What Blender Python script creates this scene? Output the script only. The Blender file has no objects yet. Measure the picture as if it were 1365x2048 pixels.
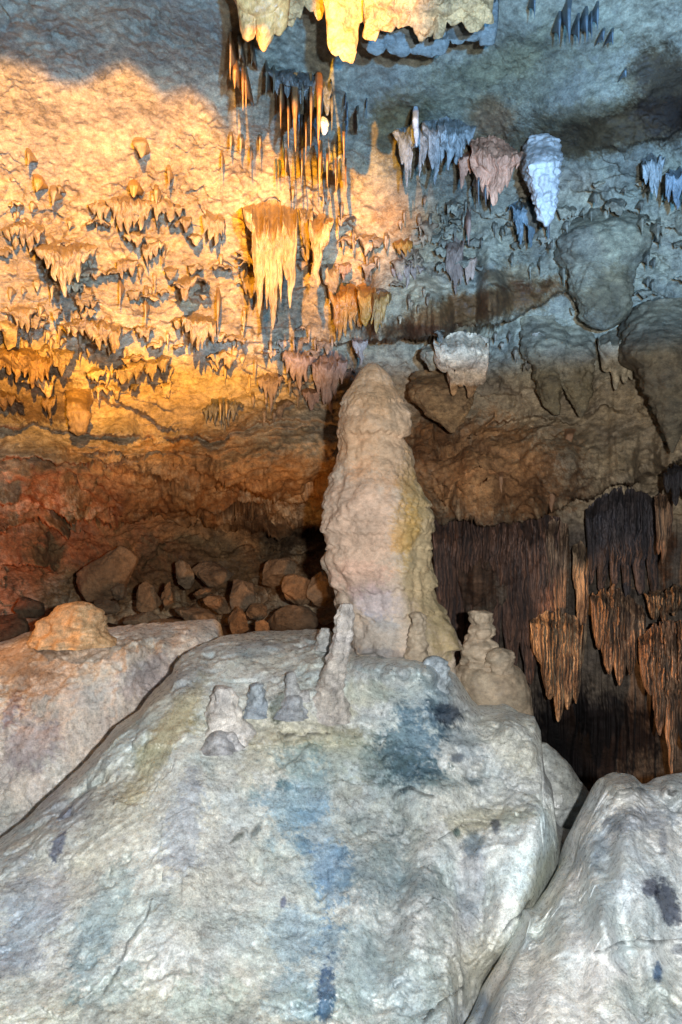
import bpy, math, random
import numpy as np
from mathutils import Vector, Matrix

random.seed(7); np.random.seed(7)
S = bpy.context.scene
COL = S.collection

# ------------------------------------------------------------------ camera
F = 1450.0                       # focal length in photograph pixels (1365 x 2048)
PITCH = math.radians(3.0)
CAM = np.array([0.0, 0.0, 3.0])
FWD = np.array([0, math.cos(PITCH), math.sin(PITCH)])
UPV = np.array([0, -math.sin(PITCH), math.cos(PITCH)])
cam = bpy.data.cameras.new('camera'); cam_ob = bpy.data.objects.new('camera', cam); COL.objects.link(cam_ob)
cam_ob.location = CAM; cam_ob.rotation_euler = (math.pi / 2 + PITCH, 0, 0)
cam.sensor_fit = 'VERTICAL'; cam.sensor_height = 36; cam.lens = 36 * F / 2048
cam.clip_start = 0.05; cam.clip_end = 200
S.camera = cam_ob
S.view_settings.view_transform = 'Standard'; S.view_settings.look = 'None'
S.view_settings.gamma = 1; S.view_settings.exposure = 0
S.cycles.max_bounces = 5; S.cycles.use_denoising = True

def W(u, v, d):
    """photograph pixel and distance along the view axis -> world point"""
    u = np.asarray(u, float); v = np.asarray(v, float); d = np.asarray(d, float)
    x = (u - 682.5) / F * d; z = -(v - 1024) / F * d
    x, z, d = np.broadcast_arrays(x, z, d)
    return CAM + x[..., None] * np.array([1., 0, 0]) + z[..., None] * UPV + d[..., None] * FWD

# ------------------------------------------------------------------ light
world = bpy.data.worlds.new('World'); S.world = world; world.use_nodes = True
bg = world.node_tree.nodes['Background']
bg.inputs[0].default_value = (0.62, 0.66, 0.78, 1); bg.inputs[1].default_value = 0.055

def lamp(name, kind, loc, color, power, aim=None, radius=0.05, angle=90, blend=0.1, falloff=None):
    L = bpy.data.lights.new(name, kind); o = bpy.data.objects.new(name, L); COL.objects.link(o)
    o.location = loc; L.color = color; L.energy = power; L.shadow_soft_size = radius
    if kind == 'SPOT': L.spot_size = math.radians(angle); L.spot_blend = blend
    if aim is not None:
        o.rotation_euler = (Vector(aim) - Vector(loc)).to_track_quat('-Z', 'Y').to_euler()
    if falloff:
        L.use_nodes = True; nt = L.node_tree
        em = nt.nodes['Emission']; f = nt.nodes.new('ShaderNodeLightFalloff'); f.inputs[0].default_value = 1.0
        nt.links.new(f.outputs[falloff], em.inputs[1])
    return o

FLASH = CAM + np.array([0.42, -0.2, 0.10])
WARM = CAM + np.array([-0.35, -0.2, 2.7])
COOL = CAM + np.array([0.8, -0.3, 0.4])
lamp('camera_flash', 'POINT', FLASH, (0.97, 0.98, 0.98), 2050, radius=0.05)
lamp('warm_cave_spotlight', 'SPOT', WARM, (1.0, 0.465, 0.022), 15000, aim=WARM + np.array([-2.95, 10, 3.3]), radius=0.03, angle=54, blend=0.5)
lamp('cool_cave_spotlight', 'SPOT', COOL, (0.17, 0.50, 1.0), 6100, aim=COOL + np.array([-0.5, 10, 60.0]), radius=0.06, angle=140, blend=0.07)
lamp('red_cave_lamp', 'SPOT', W(-70, 1275, 8.7), (1.0, 0.17, 0.015), 62, radius=0.15, aim=W(-100, 1000, 11), angle=120, blend=.8, falloff='Linear')
lamp('amber_cave_lamp', 'SPOT', W(540, 1268, 8.3), (1.0, 0.45, 0.12), 48, aim=W(420, 930, 12), radius=0.1, angle=112, blend=0.9, falloff='Linear')
lamp('orange_floor_lamp', 'SPOT', W(-200, 1090, 6.9), (1.0, 0.42, 0.08), 85, aim=W(60, 1290, 7.6), radius=0.05, angle=58, blend=0.8)
lamp('orange_cave_lamp', 'SPOT', W(905, 1200, 7.6), (1.0, 0.50, 0.20), 430, aim=W(1330, 1330, 9.8), radius=0.03, angle=54, blend=0.35)

# ------------------------------------------------------------------ noise
def _hash(ix, iy, iz, seed):
    with np.errstate(over='ignore'):
        h = ix * np.uint32(374761393) + iy * np.uint32(668265263) + iz * np.uint32(2246822519) + np.uint32((seed * 1274126177) & 0xFFFFFFFF)
        h = (h ^ (h >> np.uint32(13))) * np.uint32(1274126177)
        h = (h ^ (h >> np.uint32(16))) * np.uint32(2246822519)
    return h ^ (h >> np.uint32(15))

def noise(P, seed=0):
    """gradient noise, about -1..1"""
    P = np.asarray(P); i = np.floor(P); f = (P - i).astype(np.float32); i = i.astype(np.int32).astype(np.uint32)
    w = f * f * f * (f * (f * 6 - 15) + 10); w = (1 - w, w)
    out = np.zeros(P.shape[:-1], np.float32); K = np.float32(1 / 511.5); M = np.uint32(1023)
    for dx in (0, 1):
        for dy in (0, 1):
            for dz in (0, 1):
                h = _hash(i[..., 0] + np.uint32(dx), i[..., 1] + np.uint32(dy), i[..., 2] + np.uint32(dz), seed)
                g = ((h & M) * K - 1) * (f[..., 0] - dx)
                g += (((h >> np.uint32(10)) & M) * K - 1) * (f[..., 1] - dy)
                g += (((h >> np.uint32(20)) & M) * K - 1) * (f[..., 2] - dz)
                out += g.astype(np.float32) * (w[dx][..., 0] * w[dy][..., 1] * w[dz][..., 2])
    return out * np.float32(1.3)

def fbm(P, octv=4, seed=0, gain=0.5):
    a = 1; s = 0; t = 0
    for k in range(octv):
        s = s + a * noise(P * (2.03 ** k) + k * 7.7, seed + k); t += a; a *= gain
    return s / t * 1.4

def ridged(P, octv=4, seed=0, gain=0.5):
    a = 1; s = 0; t = 0
    for k in range(octv):
        n = 1 - np.abs(noise(P * (2.03 ** k) + k * 3.1, seed + k)) * 1.6
        s = s + a * n; t += a; a *= gain
    return s / t

def cells(P, seed=0):
    """distance to nearest scattered point: rounded knobs"""
    P = np.asarray(P); i = np.floor(P); f = (P - i).astype(np.float32); i = i.astype(np.int32).astype(np.uint32)
    best = np.full(P.shape[:-1], 9.0, np.float32); K = np.float32(1 / 1023.); M = np.uint32(1023)
    for dx in (-1, 0, 1):
        for dy in (-1, 0, 1):
            for dz in (-1, 0, 1):
                h = _hash(i[..., 0] + np.uint32(dx & 0xFFFFFFFF), i[..., 1] + np.uint32(dy & 0xFFFFFFFF), i[..., 2] + np.uint32(dz & 0xFFFFFFFF), seed)
                q = ((h & M) * K + dx - f[..., 0]) ** 2
                q += (((h >> np.uint32(10)) & M) * K + dy - f[..., 1]) ** 2
                q += (((h >> np.uint32(20)) & M) * K + dz - f[..., 2]) ** 2
                best = np.minimum(best, q)
    return np.sqrt(best)

def facets(P, seed=0):
    """angular blocks: every scattered point tilts its own plane; also returns the crack between blocks"""
    P = np.asarray(P); i = np.floor(P); f = (P - i).astype(np.float32); i = i.astype(np.int32).astype(np.uint32)
    b1 = np.full(P.shape[:-1], 9.0, np.float32); b2 = b1.copy(); hv = np.zeros_like(b1); K = np.float32(1 / 1023.); M = np.uint32(1023)
    for dx in (-1, 0, 1):
        for dy in (-1, 0, 1):
            for dz in (-1, 0, 1):
                h = _hash(i[..., 0] + np.uint32(dx & 0xFFFFFFFF), i[..., 1] + np.uint32(dy & 0xFFFFFFFF), i[..., 2] + np.uint32(dz & 0xFFFFFFFF), seed)
                a = (h & M) * K; b = ((h >> np.uint32(10)) & M) * K; c = ((h >> np.uint32(20)) & M) * K
                qx = a + dx - f[..., 0]; qy = b + dy - f[..., 1]; qz = c + dz - f[..., 2]
                q = qx * qx + qy * qy + qz * qz
                val = (b - .5) * 0.8 + qx * (c - .5) * 2.2 + qz * (a - .35) * 2.2
                near = q < b1
                b2 = np.where(near, b1, np.minimum(b2, q)); hv = np.where(near, val, hv); b1 = np.minimum(b1, q)
    return hv, np.sqrt(b2) - np.sqrt(b1)

def smooth(a, b, x):
    t = np.clip((x - a) / (b - a), 0, 1); return t * t * (3 - 2 * t)

def vjit(P, amp, scale, seed=0, octv=3):
    return np.stack([fbm(P * scale, octv, seed + 11 * k) for k in range(3)], -1) * amp

# ------------------------------------------------------------------ materials
MATS = {}
def rock(name, a, b, rough=0.75, bump=0.6, scale=1.0, stretch=(1, 1, 1), contrast=0.5, grain=1.0, spec=0.35, dist=0.03):
    m = bpy.data.materials.new(name); m.use_nodes = True; nt = m.node_tree; N = nt.nodes; L = nt.links
    bs = N['Principled BSDF']
    def n(t, **kw):
        x = N.new(t)
        for k, v in kw.items(): setattr(x, k, v)
        return x
    geo = n('ShaderNodeNewGeometry'); mp = n('ShaderNodeMapping'); mp.inputs['Scale'].default_value = stretch
    L.new(geo.outputs['Position'], mp.inputs[0])
    def tex(sc, det=8, rg=0.6, src=mp, dst=0.0):
        t = n('ShaderNodeTexNoise'); t.inputs['Scale'].default_value = sc * scale; t.inputs['Detail'].default_value = det
        t.inputs['Roughness'].default_value = rg; t.inputs['Distortion'].default_value = dst; L.new(src.outputs[0], t.inputs['Vector']); return t
    def rng(src, a0, a1, b0, b1):
        r = n('ShaderNodeMapRange'); r.inputs[1].default_value = a0; r.inputs[2].default_value = a1
        r.inputs[3].default_value = b0; r.inputs[4].default_value = b1; L.new(src, r.inputs[0]); return r.outputs[0]
    t1 = tex(1.6, 10, 0.65, dst=0.5); mix = n('ShaderNodeMix', data_type='RGBA')
    mix.inputs['A'].default_value = (*a, 1); mix.inputs['B'].default_value = (*b, 1)
    L.new(rng(t1.outputs[0], 0.38, 0.62, 0, 1), mix.inputs['Factor'])
    t2 = tex(11, 8, 0.7); t3 = tex(55, 4, 0.7)
    v1 = rng(t2.outputs[0], 0.3, 0.7, 1 - contrast, 1 + contrast * 0.7)
    v2 = rng(t3.outputs[0], 0.3, 0.7, 1 - 0.5 * grain * contrast, 1 + 0.45 * grain * contrast)
    mu = n('ShaderNodeMath', operation='MULTIPLY'); L.new(v1, mu.inputs[0]); L.new(v2, mu.inputs[1])
    at = n('ShaderNodeAttribute', attribute_name='Col')
    m1 = n('ShaderNodeVectorMath', operation='MULTIPLY'); L.new(mix.outputs['Result'], m1.inputs[0]); L.new(at.outputs['Color'], m1.inputs[1])
    m2 = n('ShaderNodeVectorMath', operation='SCALE'); L.new(m1.outputs[0], m2.inputs[0]); L.new(mu.outputs[0], m2.inputs['Scale'])
    L.new(m2.outputs[0], bs.inputs['Base Color'])
    L.new(rng(t2.outputs[0], 0.35, 0.65, max(0.15, rough - 0.2), min(1, rough + 0.12)), bs.inputs['Roughness'])
    bs.inputs['Specular IOR Level'].default_value = spec
    vor = n('ShaderNodeTexVoronoi', feature='SMOOTH_F1'); vor.inputs['Scale'].default_value = 22 * scale
    L.new(mp.outputs[0], vor.inputs['Vector'])
    h1 = tex(9, 14, 0.7, dst=0.1)
    ad = n('ShaderNodeMath', operation='MULTIPLY_ADD'); L.new(vor.outputs['Distance'], ad.inputs[0]); ad.inputs[1].default_value = -0.025; L.new(h1.outputs[0], ad.inputs[2])
    ad2 = n('ShaderNodeMath', operation='MULTIPLY_ADD'); L.new(t3.outputs[0], ad2.inputs[0]); ad2.inputs[1].default_value = 0.08; L.new(ad.outputs[0], ad2.inputs[2])
    t4 = tex(0.9, 3, 0.5); msk = rng(t4.outputs[0], 0.38, 0.62, 0.25 * bump, 1.45 * bump)
    bp = n('ShaderNodeBump'); L.new(msk, bp.inputs['Strength']); bp.inputs['Distance'].default_value = dist * 4
    L.new(ad2.outputs[0], bp.inputs['Height']); L.new(bp.outputs[0], bs.inputs['Normal'])
    MATS[name] = m; return m

rock('limestone_wall', (0.50, 0.38, 0.235), (0.33, 0.26, 0.18), stretch=(.9, .9, 1.3), bump=0.5, contrast=0.62, dist=0.04)
rock('limestone_ceiling', (0.36, 0.36, 0.34), (0.27, 0.26, 0.23), bump=0.45, contrast=0.5, dist=0.04, stretch=(.7, .7, 1.8))
rock('flowstone_pale', (0.68, 0.67, 0.62), (0.55, 0.56, 0.56), rough=0.38, bump=0.5, contrast=0.46, grain=1.6, spec=0.55, dist=0.02, scale=1.9)
rock('stalagmite_stone', (0.58, 0.45, 0.34), (0.47, 0.385, 0.30), rough=0.65, bump=0.5, contrast=0.32, stretch=(1, 1, 1.3), dist=0.012, scale=2.2)
rock('stalactite_tan', (0.42, 0.30, 0.17), (0.27, 0.18, 0.10), rough=0.55, bump=0.5, contrast=0.5, scale=1.6, stretch=(1.6, 1.6, 0.6), spec=0.5, dist=0.015)
rock('stalactite_grey', (0.30, 0.295, 0.28), (0.19, 0.19, 0.18), rough=0.55, bump=0.5, contrast=0.5, scale=1.6, stretch=(1.6, 1.6, 0.6), spec=0.5, dist=0.015)
rock('stalactite_dark', (0.13, 0.15, 0.16), (0.09, 0.10, 0.11), rough=0.5, bump=0.4, contrast=0.4, scale=1.6, stretch=(1.6, 1.6, 0.6), spec=0.5, dist=0.015)
rock('stalactite_ochre', (0.44, 0.22, 0.05), (0.30, 0.13, 0.03), rough=0.5, bump=0.4, contrast=0.45, scale=1.6, stretch=(1.8, 1.8, 0.5), spec=0.5, dist=0.012)
rock('stalactite_rose', (0.36, 0.26, 0.20), (0.25, 0.17, 0.13), rough=0.6, bump=0.5, contrast=0.4, scale=1.6, stretch=(1.8, 1.8, 0.4), dist=0.015)
rock('stalactite_white', (0.60, 0.60, 0.58), (0.40, 0.40, 0.39), rough=0.5, bump=0.7, contrast=0.35, scale=1.8, dist=0.02)
rock('dark_flowstone', (0.15, 0.12, 0.105), (0.085, 0.08, 0.085), rough=0.6, bump=0.6, contrast=0.55, scale=1.3, stretch=(2.2, 2.2, 0.5))
rock('orange_flowstone', (0.50, 0.36, 0.22), (0.22, 0.15, 0.10), rough=0.6, bump=0.6, contrast=0.6, scale=1.5, stretch=(3, 3, 0.4))
rock('brown_rock', (0.25, 0.17, 0.10), (0.17, 0.115, 0.07), rough=0.8, bump=0.8, contrast=0.5)

# ------------------------------------------------------------------ mesh helpers
def mesh_grid(V, closed_u=False, col=None, flip=False):
    """V: rows x cols x 3"""
    r, c = V.shape[:2]
    idx = np.arange(r * c).reshape(r, c)
    if closed_u: a = idx[:-1]; b = np.roll(idx, -1, 1)[:-1]; c2 = np.roll(idx, -1, 1)[1:]; d = idx[1:]
    else: a = idx[:-1, :-1]; b = idx[:-1, 1:]; c2 = idx[1:, 1:]; d = idx[1:, :-1]
    f = np.stack([a, b, c2, d], -1).reshape(-1, 4)
    if flip: f = f[:, ::-1]
    return V.reshape(-1, 3), f, (None if col is None else col.reshape(-1, col.shape[-1]))

def build(name, V, Fc, mat, col=None, origin=None, caps=None, parent=None):
    origin = V.mean(0) if origin is None else np.asarray(origin)
    me = bpy.data.meshes.new(name); nv = len(V); nf = len(Fc)
    extra = caps or []
    me.vertices.add(nv); me.vertices.foreach_set('co', (V - origin).astype(np.float32).ravel())
    loops = Fc.astype(np.int32).ravel(); starts = np.arange(nf) * Fc.shape[1]; tot = len(loops)
    for cp in extra:
        starts = np.append(starts, tot); loops = np.concatenate([loops, np.asarray(cp, np.int32)]); tot += len(cp)
    me.loops.add(tot); me.loops.foreach_set('vertex_index', loops.astype(np.int32))
    me.polygons.add(len(starts)); me.polygons.foreach_set('loop_start', starts.astype(np.int32))
    me.update(calc_edges=True); me.validate()
    me.polygons.foreach_set('use_smooth', np.ones(len(me.polygons), bool))
    ca = me.color_attributes.new('Col', 'FLOAT_COLOR', 'POINT')
    c4 = np.ones((nv, 4), np.float32)
    if col is not None: c4[:, :3] = col[:, :3]
    ca.data.foreach_set('color', c4.ravel())
    me.materials.append(MATS[mat]); me.update()
    o = bpy.data.objects.new(name, me); COL.objects.link(o); o.location = origin
    if parent is not None:
        o.parent = parent; o.location = Vector(origin) - parent.location
    return o

def tag(o, label, cat, group=None, kind=None):
    if label: o['label'] = label
    if cat: o['category'] = cat
    if group: o['group'] = group
    if kind: o['kind'] = kind
    return o

def struct(o): o['kind'] = 'structure'; return o

XR = np.array([1., 0, 0])
def spindle(name, rows, d, mat, kd=0.8, back=0.0, n=16, step=3.0, amp=0.06, scale=3.0, lump=0.0, lscale=6.0, flute=0.0, nfl=9, seed=0, col=None, origin='top', fine=0.0, lean=0.0, sub=None):
    """rows: (v, xleft, xright) in photograph pixels, standing d metres away; round in plan.
    back: how far the top reaches back into the rock it grows from."""
    rows = np.array(rows, float); v0, v1 = rows[0, 0], rows[-1, 0]
    m = max(8, int((v1 - v0) / step) + 1)
    vv = np.linspace(v0, v1, m); xl = np.interp(vv, rows[:, 0], rows[:, 1]); xr = np.interp(vv, rows[:, 0], rows[:, 2])
    t = np.linspace(0, 1, m); px = d / F
    a = (xr - xl) / 2 * px; c = (xl + xr) / 2
    C = W(c, vv, np.full(m, d) + lean * t + (back * 0.85 * (1 - smooth(0, 0.35, t)) if back else 0))
    th = np.linspace(0, 2 * np.pi, n, endpoint=False)
    cs, sn = np.cos(th), np.sin(th)
    bf = a * kd; bb = a * kd + back * (1 - t) ** 2
    B = np.where(sn[None] > 0, bb[:, None], bf[:, None])
    X = a[:, None] * cs; Y = B * sn
    V = C[:, None] + X[..., None] * XR + Y[..., None] * FWD
    D = cs[None, :, None] * XR + sn[None, :, None] * FWD + 0 * V
    aa = a[:, None]
    rad = np.zeros(V.shape[:2])
    if amp: rad += aa * amp * fbm(V * scale, 3, seed)*1.5
    if flute: rad += aa * flute * noise(np.stack([np.broadcast_to(cs * nfl / 6, rad.shape), np.broadcast_to(sn * nfl / 6, rad.shape), V[..., 2] * 0.7 + seed], -1), seed + 5) * 1.6
    if lump: rad += lump * (0.55 - cells(V * lscale, seed + 3)) * np.minimum(1, aa / (a.max() * 0.5 + 1e-6))
    if fine: rad += fine * fbm(V * 22, 3, seed + 9) * np.minimum(1, aa / (a.max() * 0.5 + 1e-6))
    V = V + rad[..., None] * D
    cc = None
    if col is not None: cc = col(V, np.broadcast_to(vv[:, None], rad.shape), np.broadcast_to(c[:, None] + cs * (xr - xl)[:, None] / 2, rad.shape))
    Vf, Fc, cf = mesh_grid(V, closed_u=True, col=cc)
    k = m * n
    caps = [list(range(n))[::-1], list(range(k - n, k))]
    org = C[0] if origin == 'top' else C[-1]
    return build(name, Vf, Fc, mat, cf, org, caps)

def drip_rows(x, v0, v1, w, tip=0.12, p=1.3, bend=0.0, bulge=0.0, seed=0):
    """profile of one hanging drip, top width w, narrowing to the tip"""
    rows = []
    for i in range(13):
        t = i / 12
        ww = w * ((1 - t) ** (1 / p) * (1 - tip) + tip) * (1 + 0.13 * math.sin(t * 9 + seed * 2.1)) + bulge * w * math.sin(math.pi * min(1, t * 1.2)) * 0.5
        if i == 12: ww = w * 0.05
        cx = x + bend * t * t + 0.06 * w * math.sin(t * 5 + seed)
        rows.append((v0 + (v1 - v0) * t, cx - ww / 2, cx + ww / 2))
    return rows

def curtain(name, top, fingers, d, mat, kd=0.55, back=0.3, p=1.7, du=1.6, nr=26, amp=0.012, scale=5.0, ribs=0.0, ribf=0.5, seed=0, col=None, q=0.7, shoulder=0.38, ragged=7, lumps=0.03, regular=0):
    """a fused hanging mass. top: [(u, v)] line along its root; fingers: (u, halfwidth, v of the tip)"""
    top = np.array(top, float); fg = np.array(fingers, float)
    u0 = (fg[:, 0] - fg[:, 1]).min() + 0.3; u1 = (fg[:, 0] + fg[:, 1]).max() - 0.3
    nc = max(8, int((u1 - u0) / du)); uu = np.linspace(u0, u1, nc)
    e_ = np.abs((uu - (u0 + u1) / 2) / ((u1 - u0) / 2))
    vt = np.interp(uu, top[:, 0], top[:, 1]) + ragged * noise(np.stack([uu * 0.09, 0 * uu + seed, 0 * uu], -1), seed) + min(14, (u1 - u0) * .22) * e_ ** 2
    def geom(u, v):
        h = np.zeros(np.broadcast(u, v).shape)
        for (fu, fw, fb) in fg:
            ft = np.interp(fu, top[:, 0], top[:, 1])
            tt = np.clip((v - ft) / (fb - ft), 0, 1)
            w = fw * (1 - tt ** p) ** q
            h = np.maximum(h, np.sqrt(np.maximum(0, w * w - (u - fu) ** 2)))
        return h
    vb = vt + 4
    for (fu, fw, fb) in fg:
        ft = np.interp(fu, top[:, 0], top[:, 1]); r = np.clip(np.abs(uu - fu) / fw, 0, 1)
        vb = np.maximum(vb, ft + (fb - ft) * (1 - r ** (1 / q)) ** (1 / p))
    s = np.linspace(0, 1, nr); s = 1 - (1 - s) ** 1.25
    Vv = vt[None] + (vb - vt)[None] * s[:, None]; Uu = np.broadcast_to(uu[None], Vv.shape)
    px = d / F; h = geom(Uu, Vv) * px * kd
    edge = np.sqrt(np.clip((1 - s) / 0.25, 0, 1))[:, None]
    base = fg[:, 1].mean() * px * 0.25
    h = (h + base) * edge
    if ribs: h = h * (1 + 1.6 * ribs * noise(np.stack([Uu * ribf * 0.42, Vv * 0.02, 0 * Uu + seed], -1), seed) + 0.5 * ribs * noise(np.stack([Uu * ribf, Vv * 0.12, 0 * Uu + seed], -1), seed + 1))
    if regular: h = h * (1 + regular * np.sin(Uu * 1.0 + 5 * noise(np.stack([Uu * 0.02, Vv * 0.006, 0 * Uu + seed], -1), 4))) + regular * .15 * np.abs(np.sin(Uu * .45 + 3 * noise(np.stack([Uu * 0.03, Vv * 0.005, 0 * Uu], -1), 5))) * edge
    backo = (0.4 * h + back * (1 - s[:, None]) ** 1.6 * edge)
    sh = (back + 0.02) * (1 - smooth(0, shoulder, s))[:, None] ** 1.5 if shoulder else 0
    dF = d - h + sh; dB = np.maximum(d + backo, dF + 0.01)
    Vf_ = W(Uu, Vv, dF); Vb_ = W(Uu, Vv, dB)[::-1]
    # keep the outline: shift x/z with depth scaled so the back does not spread
    sc = (d / (d + backo))[::-1][..., None]
    V = np.concatenate([Vf_, Vb_[1:]], 0)
    V = V + vjit(V, amp, scale, seed)
    V = V + ((0.35 * amp) * fbm(V * 25, 2, seed + 4) + lumps * (0.5 - cells(V * 9, seed + 6)))[..., None] * -FWD
    cc = None
    if col is not None:
        cc = col(V, np.concatenate([Vv, Vv[::-1][1:]]), np.concatenate([Uu, Uu[1:]]))
    Vf, Fc, cf = mesh_grid(V, col=cc)
    # close the two ends
    R = V.shape[0]; c = nc; L = [i * c for i in range(R)]; Rr = [i * c + c - 1 for i in range(R)]
    topc = None
    o = build(name, Vf, Fc, mat, cf, W(uu.mean(), vt.mean(), d), [L, Rr[::-1]])
    return o

def poly(pts, u): pts = np.array(pts, float); return np.interp(u, pts[:, 0], pts[:, 1])

# colour fields for stains and painted light: list of (u, v, ru, rv, angle, (r,g,b) multiplier, strength, breakup)
def stain_and_shading(u, v, P, blobs, base=None, seed=0):
    c = np.ones(u.shape + (3,)) if base is None else base
    n = fbm(P * 3.5, 5, seed + 40); n2 = fbm(P * 14, 3, seed + 50); n3 = noise(P * 48, seed + 55) + .6 * noise(P * 95, seed + 56)
    for (bu, bv, ru, rv, an, rgb, st, br) in blobs:
        ca, sa = math.cos(math.radians(an)), math.sin(math.radians(an))
        x = ((u - bu) * ca + (v - bv) * sa) / ru; y = (-(u - bu) * sa + (v - bv) * ca) / rv
        r = np.sqrt(x * x + y * y) + n * br + n2 * br * 0.55 + n3 * br * .6
        k = (st * smooth(1.15, 0.62, r))[..., None]
        c = c * (1 - k) + c * np.array(rgb) * k
    return c

# ------------------------------------------------------------------ the cave shell: ceiling, back wall
UC = np.array([-600, -200, 0, 250, 500, 700, 900, 1100, 1365, 1600, 2000], float)
VC = np.array([-700, -400, -200, 0, 150, 300, 450, 600, 750, 850, 950, 1050, 1150, 1300, 1500, 1800], float)
DT = np.array([
    [4.0, 4.6, 4.8, 4.9, 5.0, 5.0, 5.0, 4.9, 4.8, 4.4, 3.8],
    [4.8, 5.2, 5.4, 5.6, 5.6, 5.6, 5.6, 5.5, 5.3, 5.0, 4.2],
    [5.4, 5.9, 6.2, 6.4, 6.4, 6.3, 6.2, 6.1, 5.9, 5.5, 4.6],
    [6.2, 6.9, 7.3, 7.4, 7.3, 7.2, 7.1, 6.9, 6.6, 6.2, 5.2],
    [6.9, 7.9, 8.3, 8.5, 8.3, 8.1, 8.0, 7.6, 7.2, 6.7, 5.6],
    [7.4, 8.6, 9.0, 9.3, 9.2, 9.0, 8.9, 8.3, 7.6, 7.2, 6.0],
    [7.8, 8.9, 9.4, 9.8, 9.8, 9.6, 9.4, 9.0, 8.6, 8.0, 6.3],
    [8.0, 9.1, 9.6, 10.0, 10.2, 10.1, 9.6, 9.4, 9.0, 8.3, 6.5],
    [8.0, 9.2, 9.8, 10.3, 10.6, 10.8, 10.6, 9.8, 9.2, 8.4, 6.6],
    [8.0, 9.3, 10.0, 10.6, 10.7, 10.9, 10.9, 10.2, 9.5, 8.6, 6.7],
    [8.0, 9.4, 10.2, 10.9, 11.0, 11.0, 10.2, 10.0, 9.8, 8.8, 6.8],
    [8.0, 9.6, 10.8, 12.2, 13.0, 12.8, 11.2, 10.9, 10.6, 9.4, 7.0],
    [8.0, 9.8, 11.3, 13.0, 13.4, 13.0, 11.2, 10.9, 10.6, 9.6, 7.0],
    [8.0, 9.8, 10.8, 11.8, 12.0, 11.8, 11.3, 11.0, 10.7, 9.6, 7.0],
    [8.0, 9.6, 10.4, 11.0, 11.2, 11.2, 11.4, 11.2, 10.8, 9.6, 7.0],
    [8.0, 9.6, 10.4, 11.0, 11.2, 11.2, 11.4, 11.2, 10.8, 9.6, 7.0]])
ug = np.concatenate([np.arange(-600, -40, 9), np.arange(-40, 1410, 2.3), np.arange(1410, 2000, 9)])
vg = np.concatenate([np.arange(-700, -40, 9), np.arange(-40, 1330, 2.3), np.arange(1330, 1800, 6)])
def cubic(xc, Y, x, axis):
    """Catmull-Rom along an axis"""
    Y = np.moveaxis(Y, axis, 0); m = np.gradient(Y, xc, axis=0)
    i = np.clip(np.searchsorted(xc, x) - 1, 0, len(xc) - 2); h = (xc[i + 1] - xc[i]); t = (x - xc[i]) / h
    sh = (-1,) + (1,) * (Y.ndim - 1); t = t.reshape(sh); h = h.reshape(sh)
    out = (2 * t**3 - 3 * t**2 + 1) * Y[i] + (t**3 - 2 * t**2 + t) * h * m[i] + (-2 * t**3 + 3 * t**2) * Y[i + 1] + (t**3 - t**2) * h * m[i + 1]
    return np.moveaxis(out, 0, axis)
D0 = cubic(UC, cubic(VC, DT, vg, 0), ug, 1)
U, V_ = np.meshgrid(ug, vg)

def wob(u, k, seed, amp): return amp * fbm(np.stack([u * k, 0 * u + seed, 0 * u], -1), 4, seed)
def step(U, V, line, A, R, under=0.0, seed=0, jag=16, ends=25):
    """rock above the line stands A metres proud of the rock below it, fading upward over R pixels"""
    line = np.array(line, float); vl = np.interp(U, line[:, 0], line[:, 1]) + wob(U, 0.02, seed, jag) + wob(U, 0.11, seed + 5, jag * 0.35)
    ends = min((line[-1, 0] - line[0, 0]) * 0.33, 110)
    e = smooth(line[0, 0], line[0, 0] + ends, U) * (1 - smooth(line[-1, 0] - ends, line[-1, 0], U))
    e = e * (0.35 + 0.85 * smooth(-0.35, 0.3, fbm(np.stack([U * 0.009, V * 0.003, 0 * U + seed], -1), 2, seed)))
    A = A * smooth(0, 30, (vl - V) + 30 + 30 * 0)
    dv = vl - V
    up = np.where(dv > 0, A * np.exp(-dv / R) * smooth(0, 5, dv) ** 0.5, 0)
    dn = np.where(dv <= 0, -under * np.exp(dv / 30.0), 0)
    return -(up + dn) * e
def bump(U, V, u, v, ru, rv, A, an=0, p=2.0):
    ca, sa = math.cos(math.radians(an)), math.sin(math.radians(an))
    x = ((U - u) * ca + (V - v) * sa) / ru; y = (-(U - u) * sa + (V - v) * ca) / rv
    if rv < 60: x = x + .35 * noise(np.stack([U * .045, V * .045, 0 * U + u], -1), 7); y = y + .35 * noise(np.stack([U * .045, V * .045, 0 * U + v], -1), 8)
    r2 = x * x + y * y
    return -A * np.maximum(0, 1 - r2) ** 1.2 if p == 2.0 else -A * np.exp(-r2 * 1.5)

R_ = 0 * D0
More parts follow.
